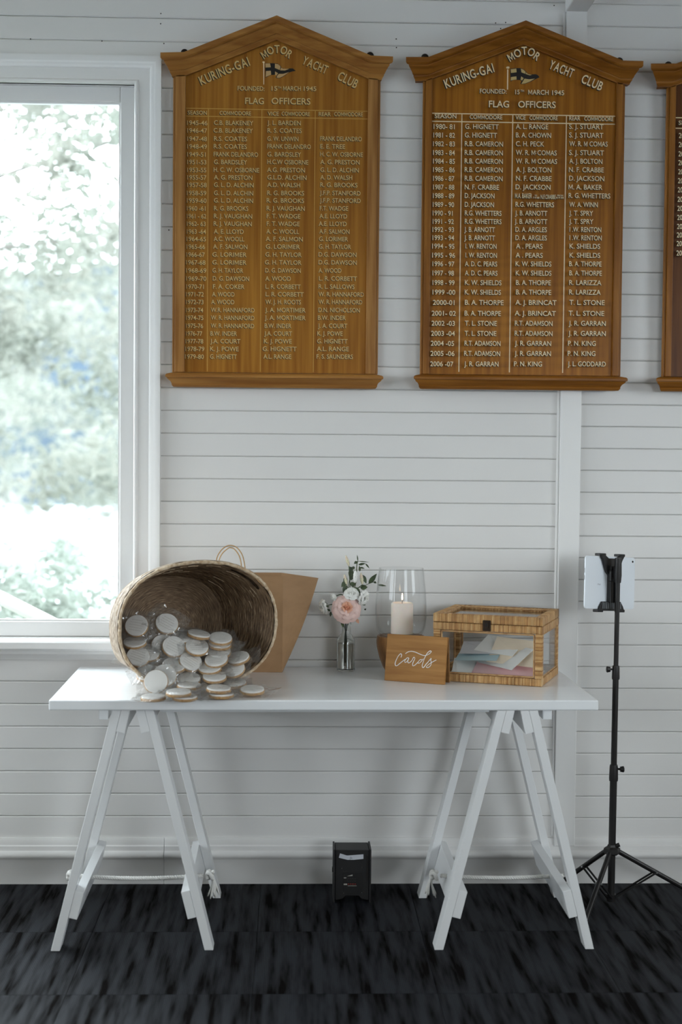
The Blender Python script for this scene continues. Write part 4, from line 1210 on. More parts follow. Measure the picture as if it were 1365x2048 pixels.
part('flame', MB().lathe([(0.0004, ch+0.008), (0.0024, ch+0.012), (0.0028, ch+0.016), (0.0017, ch+0.023), (0.0003, ch+0.031)], 12), M_flame, can, smooth='all', local=True)

# ------------------------------------------------------------------ "Cards" sign
M_signw = wood('pine_sign_board', srgb(146, 100, 50), srgb(176, 128, 72), rough=0.5, scale=(5, 60, 60))
M_signd = wood('pine_sign_back', srgb(120, 84, 48), srgb(150, 108, 66), rough=0.6, scale=(5, 60, 60))
M_whitep = mat('white_lettering_paint', (0.82, 0.81, 0.80, 1), 0.5)
sb0 = wz(769, 1361, H); sb1 = wz(889.5, 1370, H)
swid = (sb1-sb0).length; syaw = math.atan2(sb1.y-sb0.y, sb1.x-sb0.x)
sign = thing('cards_sign', 'small wooden tent sign reading Cards in white script', 'sign', (sb0.x, sb0.y, H), (0, 0, syaw))
lean = R_(9); SH_ = 0.1475
Lm = Matrix.Rotation(-lean, 4, 'X')
part('front_board', MB().box(0, swid, 0, 0.010, 0, SH_, Matrix.Translation((0, 0, 0.0005+0.0)) @ Lm), M_signw, sign, local=True, bevel=0.0015)
ty = math.sin(lean)*SH_; tz = math.cos(lean)*SH_
mb = MB(); a0 = (ty+0.0095, tz-0.001); b0 = (ty+0.020, tz-0.001)
f0, f1_ = 0.048, 0.056
mb.add([(x, y, z) for x in (0.0005, swid-0.0005) for y, z in ((ty+0.0102, tz-0.002), (ty+0.0195, tz-0.002), (f1_, 0.0008), (f0-0.002, 0.0008))],
       [(0, 1, 2, 3), (7, 6, 5, 4), (0, 4, 5, 1), (1, 5, 6, 2), (2, 6, 7, 3), (3, 7, 4, 0)])
part('back_board', mb, M_signd, sign, local=True)
def sgn_pt(zx, zy):
    # traced lettering -> board coordinates (corners of the board in the tracing)
    TLc, TRc, BRc, BLc = (130, 105), (1230, 155), (1185, 985), (75, 912)
    u, v = 0.5, 0.5
    for _ in range(8):
        x = (1-u)*(1-v)*TLc[0]+u*(1-v)*TRc[0]+u*v*BRc[0]+(1-u)*v*BLc[0]
        y = (1-u)*(1-v)*TLc[1]+u*(1-v)*TRc[1]+u*v*BRc[1]+(1-u)*v*BLc[1]
        u += (zx-x)/1105; v += (zy-y)/815
    return Lm @ Vector((u*swid, -0.0004, (1-v)*SH_))
strokes = [
 ([(385, 512), (400, 470), (378, 448), (335, 490), (298, 560), (278, 620), (290, 655), (322, 650), (370, 612), (440, 560), (470, 540)], 1.5),
 ([(540, 530), (510, 514), (474, 545), (455, 580), (470, 600), (502, 575), (532, 525), (520, 560), (515, 598), (545, 602), (592, 560)], 1.4),
 ([(592, 560), (610, 522), (628, 506), (642, 530), (622, 572), (602, 622), (607, 655), (642, 645), (690, 602), (720, 570)], 1.4),
 ([(775, 545), (742, 548), (710, 580), (700, 605), (725, 608), (762, 575), (800, 530)], 1.35),
 ([(468, 446), (520, 414), (580, 404), (650, 417), (720, 446), (780, 468), (830, 475), (880, 460), (925, 430), (940, 403), (918, 394), (885, 417), (850, 462), (820, 522), (795, 590), (778, 650), (788, 685), (812, 675), (850, 625), (890, 582), (918, 545)], 1.55),
 ([(905, 565), (940, 522), (934, 560), (944, 600), (930, 650), (885, 684), (852, 676), (872, 650), (920, 612), (980, 578), (1035, 550)], 1.45)]
for pts, w in strokes:
    P = smoothpath([sgn_pt(*p) for p in pts], 6)
    n = len(P)
    rs_ = [0.00072*w*(0.85+0.35*abs(math.sin(3.0*i/n*PI))) for i in range(n)]
    part('script_stroke', MB().tube(P, rs_, 6), M_whitep, sign, local=True, smooth='all')

# ------------------------------------------------------------------ rattan and glass card box
def rattan_mat():
    m = bpy.data.materials.new('split_rattan_wrap'); m.use_nodes = True
    nt = m.node_tree; N = nt.nodes; L = nt.links; p = N['Principled BSDF']; p.inputs['Roughness'].default_value = 0.5
    at = N.new('ShaderNodeAttribute'); at.attribute_name = 'wrap_tone'
    rp = N.new('ShaderNodeValToRGB'); e = rp.color_ramp.elements
    e[0].position = 0.0; e[0].color = srgb(150, 104, 58); e[1].position = 1.0; e[1].color = srgb(214, 178, 128)
    x = e.new(0.5); x.color = srgb(190, 146, 92)
    L.new(at.outputs['Fac'], rp.inputs[0])
    tc = N.new('ShaderNodeTexCoord'); nz = N.new('ShaderNodeTexNoise'); nz.inputs['Scale'].default_value = 55; L.new(tc.outputs['Object'], nz.inputs['Vector'])
    mr = N.new('ShaderNodeMapRange'); mr.inputs['To Min'].default_value = 0.6; mr.inputs['To Max'].default_value = 1.25; L.new(nz.outputs[0], mr.inputs[0])
    mx = N.new('ShaderNodeMixRGB'); mx.blend_type = 'MULTIPLY'; mx.inputs[0].default_value = 1
    L.new(rp.outputs[0], mx.inputs[1]); L.new(mr.outputs[0], mx.inputs[2]); L.new(mx.outputs[0], p.inputs['Base Color'])
    return m
M_rat = rattan_mat()
M_ratedge = mat('rattan_edging', srgb(188, 150, 104), 0.5, noise=((70, 70, 70), srgb(160, 118, 74), 0.45, 0.65))
def wrapped_bar(name, a, b, w, h, ux, uy, parent, pitch=0.0042):
    """bar from a to b, cross-section w along ux and h along uy, ribbed by its wrapping"""
    a, b = Vector(a), Vector(b); ax = b-a; L0 = ax.length; n = max(3, int(L0/pitch)); ax.normalize()
    ux, uy = Vector(ux), Vector(uy); vs = []; fs = []; tones = []
    r = random.Random(int(abs(a.x*7919+a.z*104729+b.y*1299709)*1000) % 99991)
    for i in range(n):
        t0, t1 = i/n*L0, (i+1)/n*L0; ins = 0.0011; to = r.betavariate(2, 2); lift = r.uniform(-0.0002, 0.0003)
        for t, g in ((t0+0.0001, ins), (t0+pitch*0.28, -lift), (t1-pitch*0.28, -lift), (t1-0.0001, ins)):
            c = a+ax*t; W, Hh = w/2-g, h/2-g; cc = min(0.0018, W*0.4)
            for su, sv in ((W-cc, Hh), (W, Hh-cc), (W, -Hh+cc), (W-cc, -Hh), (-W+cc, -Hh), (-W, -Hh+cc), (-W, Hh-cc), (-W+cc, Hh)):
                vs.append(c+ux*su+uy*sv); tones.append(to)
    rows = n*4
    for j in range(rows-1):
        for k in range(8):
            k2 = (k+1) % 8; fs.append((j*8+k, j*8+k2, (j+1)*8+k2, (j+1)*8+k))
    fs.append(tuple(range(7, -1, -1))); fs.append(tuple(range((rows-1)*8, rows*8)))
    mb = MB(); mb.add(vs, fs)
    o = part(name, mb, M_rat, parent, local=True)
    at = o.data.attributes.new('wrap_tone', 'FLOAT', 'POINT'); at.data.foreach_set('value', tones)
    return o
bx0 = wz(1084.5, 1374.5, H); bx1 = wz(865.5, 1361, H)
byaw = math.atan2(bx0.y-bx1.y, bx0.x-bx1.x)
BW = (bx0-bx1).length; BD_ = 0.285
box = thing('card_box', 'rattan wrapped glass card box with hinged lid and dark latch', 'box', (bx1.x, bx1.y, H), (0, 0, byaw))
X, Y_, Z_ = Vector((1, 0, 0)), Vector((0, 1, 0)), Vector((0, 0, 1))
t = 0.024; e = 0.0006
zl = 0.187          # lid starts here
# bottom rails
for y in (t/2, BD_-t/2): wrapped_bar('bottom_rail', (0, y, t/2+e), (BW, y, t/2+e), t, t, Y_, Z_, box)
for x in (t/2, BW-t/2): wrapped_bar('bottom_rail', (x, t, t/2+e), (x, BD_-t, t/2+e), t, t, X, Z_, box)
for x in (t/2, BW-t/2):
    for y in (t/2, BD_-t/2): wrapped_bar('corner_post', (x, y, t+e), (x, y, zl-0.024), t-0.001, t-0.001, X, Y_, box)
for y in (t/2, BD_-t/2): wrapped_bar('top_rail', (0, y, zl-0.012), (BW, y, zl-0.012), t, 0.0235, Y_, Z_, box)
for x in (t/2, BW-t/2): wrapped_bar('top_rail', (x, t, zl-0.012), (x, BD_-t, zl-0.012), t, 0.0235, X, Z_, box)
# glazing beads and panes
def bead(p0, p1, r, parent): return part('glazing_bead', MB().tube([p0, p1], r, 6), M_ratedge, parent, local=True)
def pane_frame(o, u, v, lu, lv, parent):
    o, u, v = Vector(o), Vector(u), Vector(v)
    for p, q in ((o, o+u*lu), (o+v*lv, o+u*lu+v*lv), (o, o+v*lv), (o+u*lu, o+u*lu+v*lv)): bead(p, q, 0.0028, parent)
z0g, z1g = t+0.004, zl-0.0275
M_boxglass = thin_glass('box_glass', (0.985, 0.99, 0.99, 1), 0.015, 0.05)
for y in (0.006, BD_-0.006):
    pane_frame((t+0.003, y, z0g), X, Z_, BW-2*t-0.006, z1g-z0g, box)
    part('glass_pane', MB().box(t, BW-t, y+0.003, y+0.005, t, zl-0.0235), M_boxglass, box, local=True)
for x in (0.006, BW-0.006):
    pane_frame((x, t+0.003, z0g), Y_, Z_, BD_-2*t-0.006, z1g-z0g, box)
    part('glass_pane', MB().box(x-0.001, x+0.001, t, BD_-t, t, zl-0.0235), M_boxglass, box, local=True)
part('base_panel', MB().box(t-0.002, BW-t+0.002, t-0.002, BD_-t+0.002, 0.008, 0.012), M_whitep, box, local=True)
lid = wrapped_bar('lid', (0, t/2, zl+0.0145), (BW, t/2, zl+0.0145), t, 0.027, Y_, Z_, box)
wrapped_bar('lid_rail', (0, BD_-t/2, zl+0.0145), (BW, BD_-t/2, zl+0.0145), t, 0.027, Y_, Z_, lid)
for x in (t/2, BW-t/2): wrapped_bar('lid_rail', (x, t, zl+0.0145), (x, BD_-t, zl+0.0145), t, 0.027, X, Z_, lid)
pane_frame((t+0.002, t+0.002, zl+0.024), X, Y_, BW-2*t-0.004, BD_-2*t-0.004, lid)
part('lid_glass', MB().box(t-0.001, BW-t+0.001, t-0.001, BD_-t+0.001, zl+0.016, zl+0.018), M_boxglass, lid, local=True)
# latch
M_latch = mat('aged_bronze_latch', srgb(52, 40, 32), 0.4, metal=0.7)
lx = BW*0.497
la = part('latch', MB().box(lx-0.0125, lx+0.0125, -0.004, -0.0006, zl-0.021, zl+0.013), M_latch, box, local=True, bevel=0.002)
part('latch_tongue', MB().box(lx-0.007, lx+0.007, -0.0075, -0.004, zl-0.012, zl+0.009), M_latch, la, local=True, bevel=0.0015)
part('latch_slot', MB().box(lx-0.0035, lx+0.0035, -0.0085, -0.0075, zl-0.006, zl+0.004), M_iron, la, local=True)

# envelopes inside
Mb = Matrix.Translation(Vector(box.location)) @ Matrix.Rotation(byaw, 4, 'Z')
def envelope(label, c, size, rot, m, flap=False):
    """c in box coordinates"""
    T = Mb @ Matrix.Translation(c) @ Euler([R_(a) for a in rot]).to_matrix().to_4x4()
    loc, q, _ = T.decompose()
    o = thing('envelope', label, 'envelope', loc, q.to_euler(), group='cards in the glass box')
    w, h = size
    part('paper', MB().box(-w/2, w/2, -h/2, h/2, 0, 0.0012), m, o, local=True)
    mb = MB(); mb.prism([(-w/2+0.001, 0), (w/2-0.001, 0), (0, -h*0.52)], 0, 0.0004)
    fp = part('flap', MB().add([(-w/2+0.001, h/2-0.001, 0.0013), (0, -h*0.04, 0.0018), (w/2-0.001, h/2-0.001, 0.0013), (-w/2+0.001, h/2-0.001, 0.0016), (0, -h*0.04, 0.0021), (w/2-0.001, h/2-0.001, 0.0016)],
              [(2, 1, 0), (3, 4, 5), (0, 1, 4, 3), (1, 2, 5, 4), (2, 0, 3, 5)]), m, o, local=True)
E_white = mat('white_envelope_paper', srgb(244, 244, 242), 0.7); E_pink = mat('pink_envelope_paper', srgb(242, 196, 198), 0.7)
E_cream = mat('cream_envelope_paper', srgb(242, 226, 204), 0.7); E_blue = mat('pale_blue_envelope_paper', srgb(190, 214, 220), 0.7); E_grey = mat('grey_envelope_paper', srgb(206, 206, 210), 0.7)
zf = 0.013
envelope('pink envelope lying lowest at the front glass of the card box', (0.215, 0.085, zf+0.024), (0.20, 0.115), (22, 0, -2), E_pink)
envelope('second pink envelope under the front one in the card box', (0.20, 0.105, zf+0.004), (0.19, 0.13), (3, 0, 4), E_pink)
envelope('white envelope flat on the floor of the card box', (0.11, 0.09, zf+0.022), (0.13, 0.11), (20, 2, 10), E_white)
envelope('white envelope at the back floor of the card box', (0.17, 0.19, zf+0.002), (0.19, 0.10), (0, 0, 3), E_white)
envelope('cream envelope leaning on top of the pile in the card box', (0.240, 0.112, zf+0.076), (0.155, 0.11), (40, 3, -8), E_cream)
envelope('white envelope with sharp corner under the cream one', (0.205, 0.115, zf+0.062), (0.17, 0.11), (32, 2, -34), E_white)
envelope('pale blue envelope sticking out behind the white ones', (0.125, 0.12, zf+0.066), (0.14, 0.10), (22, -3, -6), E_blue)
envelope('grey envelope on the pale blue one in the card box', (0.125, 0.14, zf+0.080), (0.13, 0.09), (18, -2, 4), E_grey)
envelope('white envelope topmost towards the sign in the card box', (0.185, 0.145, zf+0.090), (0.14, 0.10), (24, 3, -16), E_white)

# ------------------------------------------------------------------ tablet stand
sy = -0.245
cb = wy(1222.5, 1806, sy); ct = wy(1237.5, 1116, sy)
def along(py):
    """point on the pole axis at image height py"""
    f = (1806-py)/(1806-1116)
    return cb.lerp(ct, f)
std = thing('tablet_stand', 'black tripod floor stand with a clamp for a tablet', 'stand', (cb.x, cb.y, 0))
zc = along(1700)
part('lower_tube', MB().tube([cb+Vector((0, 0, 0.012)), along(1545)], 0.0118, 16), M_blackmetal, std, smooth=True)
part('middle_tube', MB().tube([along(1560), along(1340)], 0.0098, 16), M_blackmetal, std, smooth=True)
part('upper_tube', MB().tube([along(1350), along(1118)], 0.0078, 16), M_blackmetal, std, smooth=True)
for a, b, r, sg in ((1560, 1528, 0.0148, 1), (1357, 1330, 0.0128, -1)):
    p, q = along(a), along(b)
    part('collar', MB().tube([p, p.lerp(q, 0.15), p.lerp(q, 0.85), q], [r*0.95, r, r*0.92, r*0.85], 16), M_blackplastic, std, smooth=True)
    c = p.lerp(q, 0.75)
    kn = MB().tube([c, c+Vector((sg*0.020, -0.004, 0))], 0.0035, 8)
    k = part('clamp_screw', kn, M_blackplastic, std)
    prof_pts = MB(); cc = c+Vector((sg*0.020, -0.006, 0))
    m = MB().lathe([((0.0105 if i % 2 else 0.0085), 0) for i in range(1)]+[(0.0105, 0.010), (0.0085, 0.012)], 12)
    o = part('clamp_knob', m, M_blackplastic, k, local=True); o.location = Vector(cc)-Vector(std.location); o.rotation_euler = (0, R_(90*sg), 0)
# spreader collar and legs
part('leg_collar', MB().lathe([(0.022, -0.012), (0.027, -0.008), (0.027, 0.008), (0.016, 0.013), (0.014, 0.020)], 6), M_blackplastic, std, local=True).location = Vector(zc)-Vector(std.location)
part('collar_knob', MB().tube([zc+Vector((0.012, 0, 0.014)), zc+Vector((0.024, -0.002, 0.020))], 0.007, 8), M_blackplastic, std)
hub = cb+Vector((0, 0, 0.020))
part('lower_hub', MB().tube([hub+Vector((0, 0, -0.013)), hub+Vector((0, 0, 0.010))], [0.014, 0.017], 12), M_blackplastic, std, smooth=True)
feet = [wz(1171, 1843, 0.008), Vector((1.345, -0.185, 0.008)), Vector((0.905, -0.055, 0.008))]
for ft in feet:
    d = Vector((ft.x-zc.x, ft.y-zc.y, 0)).normalized()
    top = zc+d*0.022-Vector((0, 0, 0.004))
    lg = part('leg', MB().tube([top, top.lerp(ft, 0.97)], 0.0082, 12), M_blackmetal, std, smooth=True)
    part('foot', MB().tube([top.lerp(ft, 0.94), ft], 0.0098, 10), M_blackplastic, lg, smooth=True)
    mid = top.lerp(ft, 0.46)
    side = d.cross(Vector((0, 0, 1)))*0.0085
    for s_ in (-1, 1):
        part('brace', MB().tube([hub+d*0.014+side*s_, mid+side*s_], 0.0035, 6), M_blackmetal, std)
    part('rivet', MB().tube([mid-side*1.5, mid+side*1.5], 0.003, 6), mat('steel_rivet', (0.6, 0.6, 0.6, 1), 0.3, metal=1), std)

# tablet in its clamp
TWD, THT, TTH = 0.240, 0.1695, 0.0062
tc_ = wy(1220, 1165.5, sy+0.035)
tyaw = R_(36); tlean = R_(-3)
def trot(): return Euler((tlean, R_(4.0), tyaw)).to_matrix().to_4x4()
tabl = thing('tablet', 'silver tablet computer clamped on the black stand, back facing out', 'tablet', tc_, trot().to_euler())
M_silver = mat('silver_aluminium', (0.80, 0.85, 0.91, 1), 0.4, metal=0.15)
M_screen = mat('black_screen_glass', (0.01, 0.01, 0.012, 1), 0.05)
def rrect(w, h, r, n=6):
    P = []
    for cx, cz, a0 in ((w/2-r, h/2-r, 0), (-w/2+r, h/2-r, 90), (-w/2+r, -h/2+r, 180), (w/2-r, -h/2+r, 270)):
        for k in range(n+1):
            a = R_(a0+90*k/n); P.append((cx+r*math.cos(a), cz+r*math.sin(a)))
    return P
part('back_shell', MB().prism(rrect(TWD, THT, 0.010), -TTH/2, TTH/2-0.0012), M_silver, tabl, local=True, bevel=0.0012)
part('screen', MB().prism(rrect(TWD-0.003, THT-0.003, 0.009), TTH/2-0.0012, TTH/2), M_screen, tabl, local=True)
o = part('rear_camera', MB().lathe([(0.0036, 0), (0.0036, 0.0006)], 16), M_screen, tabl, local=True); o.location = (TWD/2-0.0125, -TTH/2, THT/2-0.0135); o.rotation_euler = (R_(90), 0, 0)
for z0, z1 in ((0.03, 0.045), (0.008, 0.022)):
    part('volume_button', MB().box(-TWD/2-0.0006, -TWD/2+0.0004, -0.0012, 0.0012, z0, z1), mat('button_grey', (0.3, 0.3, 0.32, 1), 0.4), tabl, local=True)
M_dim = mat('grey_print', (0.42, 0.44, 0.47, 1), 0.4)
mb = MB(); put_text(mb, 'iPad', Vector((-0.055, -TTH/2, -0.006)), Vector((1, 0, 0)), Vector((0, 0, 1)), 0.014, 0.005, Vector((0, -1, 0)), 0.0)
part('back_print', mb, M_dim, tabl, local=True)
# clamp belongs to the stand: built in the tablet's own frame
T4 = Matrix.Translation(tc_) @ trot()
def cl(mb_): mb_.v = [tuple(T4 @ Vector(v)) for v in mb_.v]; return mb_
yb = -TTH/2-0.0012
M_ribb = M_blackplastic
cj = part('lower_jaw', cl(MB().prism([(-0.062, -THT/2-0.006), (0.062, -THT/2-0.006), (0.056, -THT/2+0.008), (0.044, -THT/2+0.024), (-0.044, -THT/2+0.024), (-0.056, -THT/2+0.008)], yb-0.007, yb)), M_blackplastic, std, bevel=0.001)
for k in range(-5, 6):
    part('jaw_rib', cl(MB().box(k*0.0085-0.0010, k*0.0085+0.0010, yb-0.0085, yb-0.007, -THT/2+0.001, -THT/2+0.022)), mat('pale_rib_highlight', (0.28, 0.3, 0.32, 1), 0.3), cj)
for sx_ in (-1, 1):
    part('jaw_lip', cl(MB().box(sx_*0.052-0.014, sx_*0.052+0.014, yb-0.006, TTH/2+0.008, -THT/2-0.0105, -THT/2-0.0012)), M_blackplastic, cj, bevel=0.002)
uj = part('upper_jaw', cl(MB().prism([(-0.040, THT/2+0.006), (-0.056, THT/2+0.002), (-0.046, THT/2-0.012), (-0.030, THT/2-0.05), (-0.016, THT/2-0.062), (0.016, THT/2-0.062), (0.030, THT/2-0.05), (0.046, THT/2-0.012), (0.056, THT/2+0.002), (0.040, THT/2+0.006), (0.02, THT/2-0.006), (-0.02, THT/2-0.006)], yb-0.009, yb)), M_blackplastic, std, bevel=0.001)
for sx_ in (-1, 1):
    part('jaw_lip', cl(MB().box(sx_*0.046-0.016, sx_*0.046+0.016, yb-0.006, TTH/2+0.008, THT/2+0.0012, THT/2+0.0095)), M_blackplastic, uj, bevel=0.002)
part('clamp_slider', cl(MB().box(-0.017, -0.003, yb-0.016, yb-0.0005, -THT/2+0.02, THT/2-0.03).box(0.005, 0.017, yb-0.016, yb-0.0005, -THT/2+0.02, THT/2-0.03)), M_blackplastic, std, bevel=0.001)
part('clamp_hub', cl(MB().box(-0.022, 0.022, yb-0.020, yb-0.009, 0.004, 0.040)), M_blackplastic, std, bevel=0.003)
hubw = T4 @ Vector((0, yb-0.018, 0.024))
part('ball_joint', MB().tube([hubw, along(1135)+Vector((0, 0.004, 0))], [0.012, 0.011], 12), M_blackplastic, std, smooth=True)
part('pole_head', MB().tube([along(1165), along(1150), along(1116)], [0.0105, 0.0125, 0.011], 12), M_blackplastic, std, smooth=True)

# ------------------------------------------------------------------ uplight on the floor
ux0 = wz(666.5, 1806, 0).x; ux1 = wz(742.5, 1806, 0).x
uy = wz(704, 1806, 0).y
UWd = ux1-ux0; UH = wy(704, 1684, uy+0.09).z
ul = thing('floor_uplight', 'black battery uplight box with taped paper label standing against the baseboard', 'light', ((ux0+ux1)/2, uy, 0))
M_ub = mat('matt_black_housing', (0.012, 0.0115, 0.012, 1), 0.5)
hw = UWd/2
mb = MB()
zf0 = 0.004
front = [(-hw+0.007, 0.008), (-hw+0.016, 0.008), (-0.030, 0.012), (-0.022, 0.022), (0.022, 0.022), (0.030, 0.012), (hw-0.016, 0.008), (hw-0.007, 0.008), (hw-0.007, UH-0.003), (-hw+0.007, UH-0.003)]
part('housing', MB().prism(front, 0.006, 0.097), M_ub, ul, local=True, bevel=0.0015)
for sg in (-1, 1):
    x0, x1 = (-hw, -hw+0.006) if sg < 0 else (hw-0.006, hw)
    part('side_plate', MB().box(x0, x1, 0.0, 0.1, 0.0, UH), M_ub, ul, local=True, bevel=0.0015)
part('control_panel', MB().box(-0.028, 0.030, 0.0045, 0.0062, 0.032, 0.098), mat('panel_black', (0.017, 0.0165, 0.017, 1), 0.35), ul, local=True)
part('side_groove', MB().box(hw-0.0145, hw-0.0115, 0.0045, 0.0062, 0.07, 0.155), M_black, ul, local=True)
M_tape = mat('white_paper_tape', (0.55, 0.57, 0.62, 1), 0.7)
zt_ = 0.150
mb = MB(); mb.prism([(-0.044, zt_-0.003), (-0.016, zt_-0.010), (0.006, zt_-0.010), (0.036, zt_-0.007), (0.036, zt_+0.008), (0.0, zt_+0.005), (-0.018, zt_+0.004), (-0.040, zt_+0.011)], 0.0050, 0.0060)
tp = part('tape_label', mb, M_tape, ul, local=True)
mb = MB(); put_text(mb, 'Jk', Vector((-0.004, 0.005, zt_-0.003)), Vector((1, 0, 0)), Vector((0, 0, 1)), 0.010, 0.008, Vector((0, -1, 0)), -0.01)
part('pen_mark', mb, mat('pen_ink', (0.12, 0.13, 0.2, 1), 0.6), tp, local=True)
M_pw = mat('white_panel_print', (0.35, 0.34, 0.31, 1), 0.5); M_red = mat('red_panel_print', (0.20, 0.02, 0.015, 1), 0.5)
def upx(zx, zy):       # traced crop (600,1600, scale 6.205) -> local x,z on the front
    p = wy(600+zx/6.205, 1600+zy/6.205, uy+0.0045)
    return p.x-(ux0+ux1)/2, p.z
x0, z0 = upx(590, 945); x1, z1 = upx(655, 925)
mb = MB(); mb.prism([(x0, z0), (x1, z0+0.0006), (x1, z1), (x0+0.003, z0+0.0012)], 0.0035, 0.0046); part('level_wedge', mb, M_pw, ul, local=True)
for k in range(4):
    xa, za = upx(592+k*28, 1012); xb, zb2 = upx(612+k*28, 975)
    part('display_digit', MB().box(xa, xa+0.0007, 0.0037, 0.0046, za, zb2).box(xb-0.0007, xb, 0.0037, 0.0046, za, zb2).box(xa, xb, 0.0037, 0.0046, za, za+0.0007).box(xa, xb, 0.0037, 0.0046, zb2-0.0007, zb2), mat('dim_display', (0.05, 0.05, 0.048, 1), 0.4), ul, local=True)
    xa, za = upx(597+k*28, 1050); xb, zb2 = upx(612+k*28, 1036)
    part('red_mark', MB().box(xa, xb, 0.0037, 0.0046, za, zb2), M_red, ul, local=True)
for zx0, zy0, zx1, zy1 in ((545, 1055, 588, 1037), (595, 1067, 706, 1062), (548, 972, 578, 960)):
    xa, za = upx(zx0, zy0); xb, zb2 = upx(zx1, zy1)
    part('panel_print', MB().box(xa, xb, 0.0037, 0.0046, za, zb2), M_pw, ul, local=True)
for zx, zy in ((523, 848), (772, 835), (545, 1155), (770, 1150)):
    xa, za = upx(zx, zy)
    o = part('panel_screw', MB().lathe([(0.0013, 0), (0.0010, 0.0008)], 8), mat('steel_rivet', (0.6, 0.6, 0.6, 1)), ul, local=True); o.location = (xa, 0.0046, za); o.rotation_euler = (R_(90), 0, 0)
o = part('power_switch', MB().box(-hw-0.003, -hw-0.0002, 0.02, 0.035, 0.095, 0.11), M_ub, ul, local=True)

# ------------------------------------------------------------------ outside
M_water2 = mat('bay_water_glare', (0.42, 0.45, 0.48, 1), 0.25, bump=((0.5, 1.5, 1), 0.15, 0.1))  # white glare on the water put into its base colour
M_grass = mat('lawn_grass', (0.085, 0.105, 0.07, 1), 0.9, spec=0.0, noise=((0.8, 0.8, 0.8), (0.12, 0.135, 0.095, 1), 0.35, 0.65))
ground = link('lawn', MB().box(-8, 9, -12, 10, -1.3, -0.9).mesh('lawn', M_grass)); ground['kind'] = 'stuff'; ground['label'] = 'pale green lawn bank outside below the window'; ground['category'] = 'lawn'
m = MB(); m.add([(-400, -400, -4), (400, -400, -4), (400, 420, -4), (-400, 420, -4)], [(0, 1, 2, 3)])
wat = link('bay', m.mesh('bay', M_water2)); wat['kind'] = 'stuff'; wat['label'] = 'glaring white water of the bay outside the window'; wat['category'] = 'water'
M_blocker = mat('light_blocker_paint', (0.30, 0.28, 0.26, 1), 0.7)
struct('light_blocker', MB().box(RX0-WT-2.4, RX0-WT, RY0-2.5, -2.2, 2.42, 2.5), M_blocker)  # unseen slab added to block high sky light from the left openings
m = MB(); rh = random.Random(2)
def hillz(x, v):
    return -4.3 + 46*v**0.8*(0.75+0.25*math.sin(x*0.018+1.0)+0.10*math.sin(x*0.05)) + (rh.uniform(0, 2.6) if v > 0.02 else 0)
m.grid(lambda i, j: (-260+i*3.2, 138+j*4.2+rh.uniform(-1, 1), hillz(-260+i*3.2, j/22)), 150, 23)
M_hill = mat('wooded_hillside', (0.040, 0.056, 0.074, 1), 0.95, spec=0.0, noise=((0.10, 0.06, 0.14), (0.062, 0.070, 0.062, 1), 0.42, 0.60, 4))  # bluish haze of distance put into the hill colours
hill = link('hillside', m.mesh('hillside', M_hill)); hill['kind'] = 'stuff'; hill['label'] = 'hazy blue green wooded hillside across the bay'; hill['category'] = 'hillside'

M_bark = mat('grey_bark', (0.12, 0.11, 0.10, 1), 0.9)
def foliage_mat(name, c1, c2, sc):
    m = mat(name, c1, 0.7, spec=0.03, noise=((sc, sc, sc), c2, 0.4, 0.62))
    nt = m.node_tree; N = nt.nodes; L = nt.links
    p = N['Principled BSDF']; out = N['Material Output']
    tr = N.new('ShaderNodeBsdfTranslucent'); src = p.inputs['Base Color'].links[0].from_socket
    L.new(src, tr.inputs[0])
    mx = N.new('ShaderNodeMixShader'); mx.inputs[0].default_value = 0.45
    L.new(p.outputs[0], mx.inputs[1]); L.new(tr.outputs[0], mx.inputs[2]); L.new(mx.outputs[0], out.inputs['Surface'])
    return m
M_lf1 = foliage_mat('pale_green_foliage', (0.165, 0.178, 0.152, 1), (0.25, 0.25, 0.22, 1), 0.9)
M_lf2 = foliage_mat('silvery_shrub_foliage', (0.22, 0.25, 0.22, 1), (0.30, 0.32, 0.29, 1), 2.0)
def leafcloud(clumps, n, size, seed):
    r = random.Random(seed); m = MB()
    tot = sum(c[3]**2 for c in clumps)
    for (x, y, z, rad) in clumps:
        k = int(n*rad*rad/tot)
        for _ in range(k):
            d = Vector((r.gauss(0, 1), r.gauss(0, 1), r.gauss(0, 1))).normalized()*rad*r.random()**0.45
            c = Vector((x, y, z))+d
            a = Vector((r.gauss(0, 1), r.gauss(0, 1), r.gauss(0, 0.7))).normalized()
            b = a.orthogonal().normalized(); q = Quaternion(a, r.uniform(0, 6.28)); b = q @ b
            L0 = size*r.uniform(0.6, 1.3); W0 = L0*0.3
            nrm = a.cross(b)
            m.add([c-a*L0, c+b*W0+nrm*W0*0.2, c+a*L0, c-b*W0+nrm*W0*0.2], [(0, 1, 2, 3)])
    return m
def tree(label, base, trunk_pts, clumps, n, size, seed, cat='tree'):
    t = thing('tree' if cat == 'tree' else 'garden_shrub', label, cat, base)
    for pts, r0, r1 in trunk_pts:
        P = smoothpath(pts, 4); k = len(P)
        part('trunk' if r0 > 0.05 else 'branch', MB().tube(P, [r0+(r1-r0)*i/(k-1) for i in range(k)], 8), M_bark, t, smooth='all')
    part('foliage', leafcloud(clumps, n, size, seed), M_lf1 if cat == 'tree' else M_lf2, t)
rt = random.Random(21)
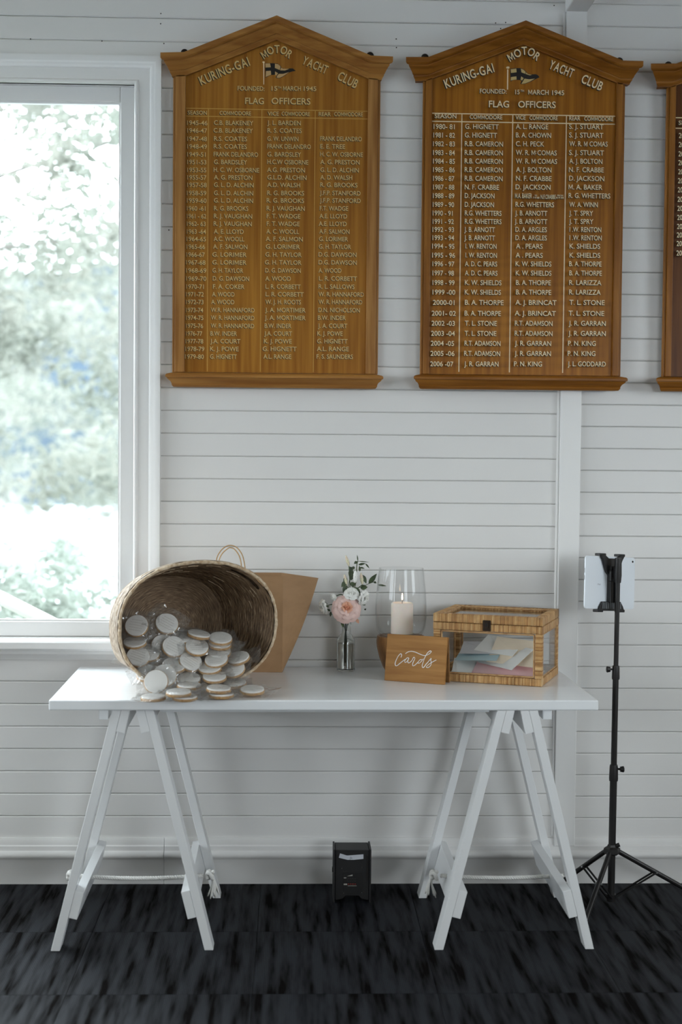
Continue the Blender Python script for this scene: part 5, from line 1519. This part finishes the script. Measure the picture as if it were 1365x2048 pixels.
# gum tree whose crown fills the upper part of the view
cl1 = []
for k in range(46):
    u = rt.uniform(-0.25, -0.09); dist = rt.uniform(11.5, 15.5); sl_ = rt.uniform(-0.02, 0.27)
    cl1.append((u*dist, -4.775+dist, 1.455+sl_*dist, rt.uniform(0.22, 0.5)))
tree('loose leafed gum tree spreading close outside the window', (-4.6, 9.5, -0.85),
     [([(-4.6, 9.5, -0.85), (-4.5, 9.4, 1.5), (-4.1, 9.2, 3.5), (-3.4, 9.0, 5.2)], 0.16, 0.06), ([(-4.3, 9.3, 2.5), (-3.4, 8.8, 3.2), (-2.2, 8.6, 3.4)], 0.045, 0.012), ([(-4.1, 9.2, 3.5), (-3.0, 9.0, 4.0), (-1.6, 8.8, 4.4)], 0.045, 0.012)], cl1, 6000, 0.085, 31)
cl2 = []
for k in range(58):
    u = rt.uniform(-0.24, -0.10); dist = rt.uniform(20, 26); sl_ = rt.uniform(-0.035, 0.15)
    cl2.append((u*dist, -4.775+dist, 1.455+sl_*dist, rt.uniform(0.4, 0.9)))
tree('paler second gum tree standing behind the near one', (-5.5, 17.5, -4.0), [([(-5.5, 17.5, -4.0), (-5.2, 17.4, 0.0), (-4.6, 17.2, 3.0)], 0.18, 0.06)], cl2, 5600, 0.12, 32)
cl3 = []
for k in range(22):
    u = rt.uniform(-0.23, -0.13); dist = rt.uniform(8.0, 10.5); sl_ = rt.uniform(-0.14, -0.075)
    cl3.append((u*dist, -4.775+dist, 1.455+sl_*dist, rt.uniform(0.12, 0.26)))
for k in range(10):
    u = rt.uniform(-0.22, -0.12); dist = rt.uniform(8.0, 10.0); sl_ = rt.uniform(-0.09, -0.045)
    cl3.append((u*dist, -4.775+dist, 1.455+sl_*dist, rt.uniform(0.06, 0.13)))
tree('low airy garden shrub below the window view', (-1.6, 4.3, -0.89), [([(-1.6, 4.3, -0.89), (-1.6, 4.3, -0.2), (-1.4, 4.2, 0.5)], 0.03, 0.01), ([(-1.6, 4.3, -0.5), (-1.9, 4.4, 0.2), (-2.0, 4.4, 0.7)], 0.02, 0.006)], cl3, 2600, 0.05, 33, cat='shrub')
# white handrail of the outside steps
hr = thing('outdoor_handrail', 'white sloping handrail just outside the window corner', 'handrail', (-1.6, 1.1, -0.9))
p0, p1 = wy(-220, 1085, 1.2), wy(95, 1243, 1.2)
dd = p1-p0
part('rail', MB().tube([p0, p1+dd*0.5], 0.028, 10), M_trim, hr, smooth=True)
for q in (p0+dd*0.1, p1+dd*0.48):
    part('rail_post', MB().box(q.x-0.025, q.x+0.025, q.y-0.025, q.y+0.025, -0.9, q.z), M_trim, hr)
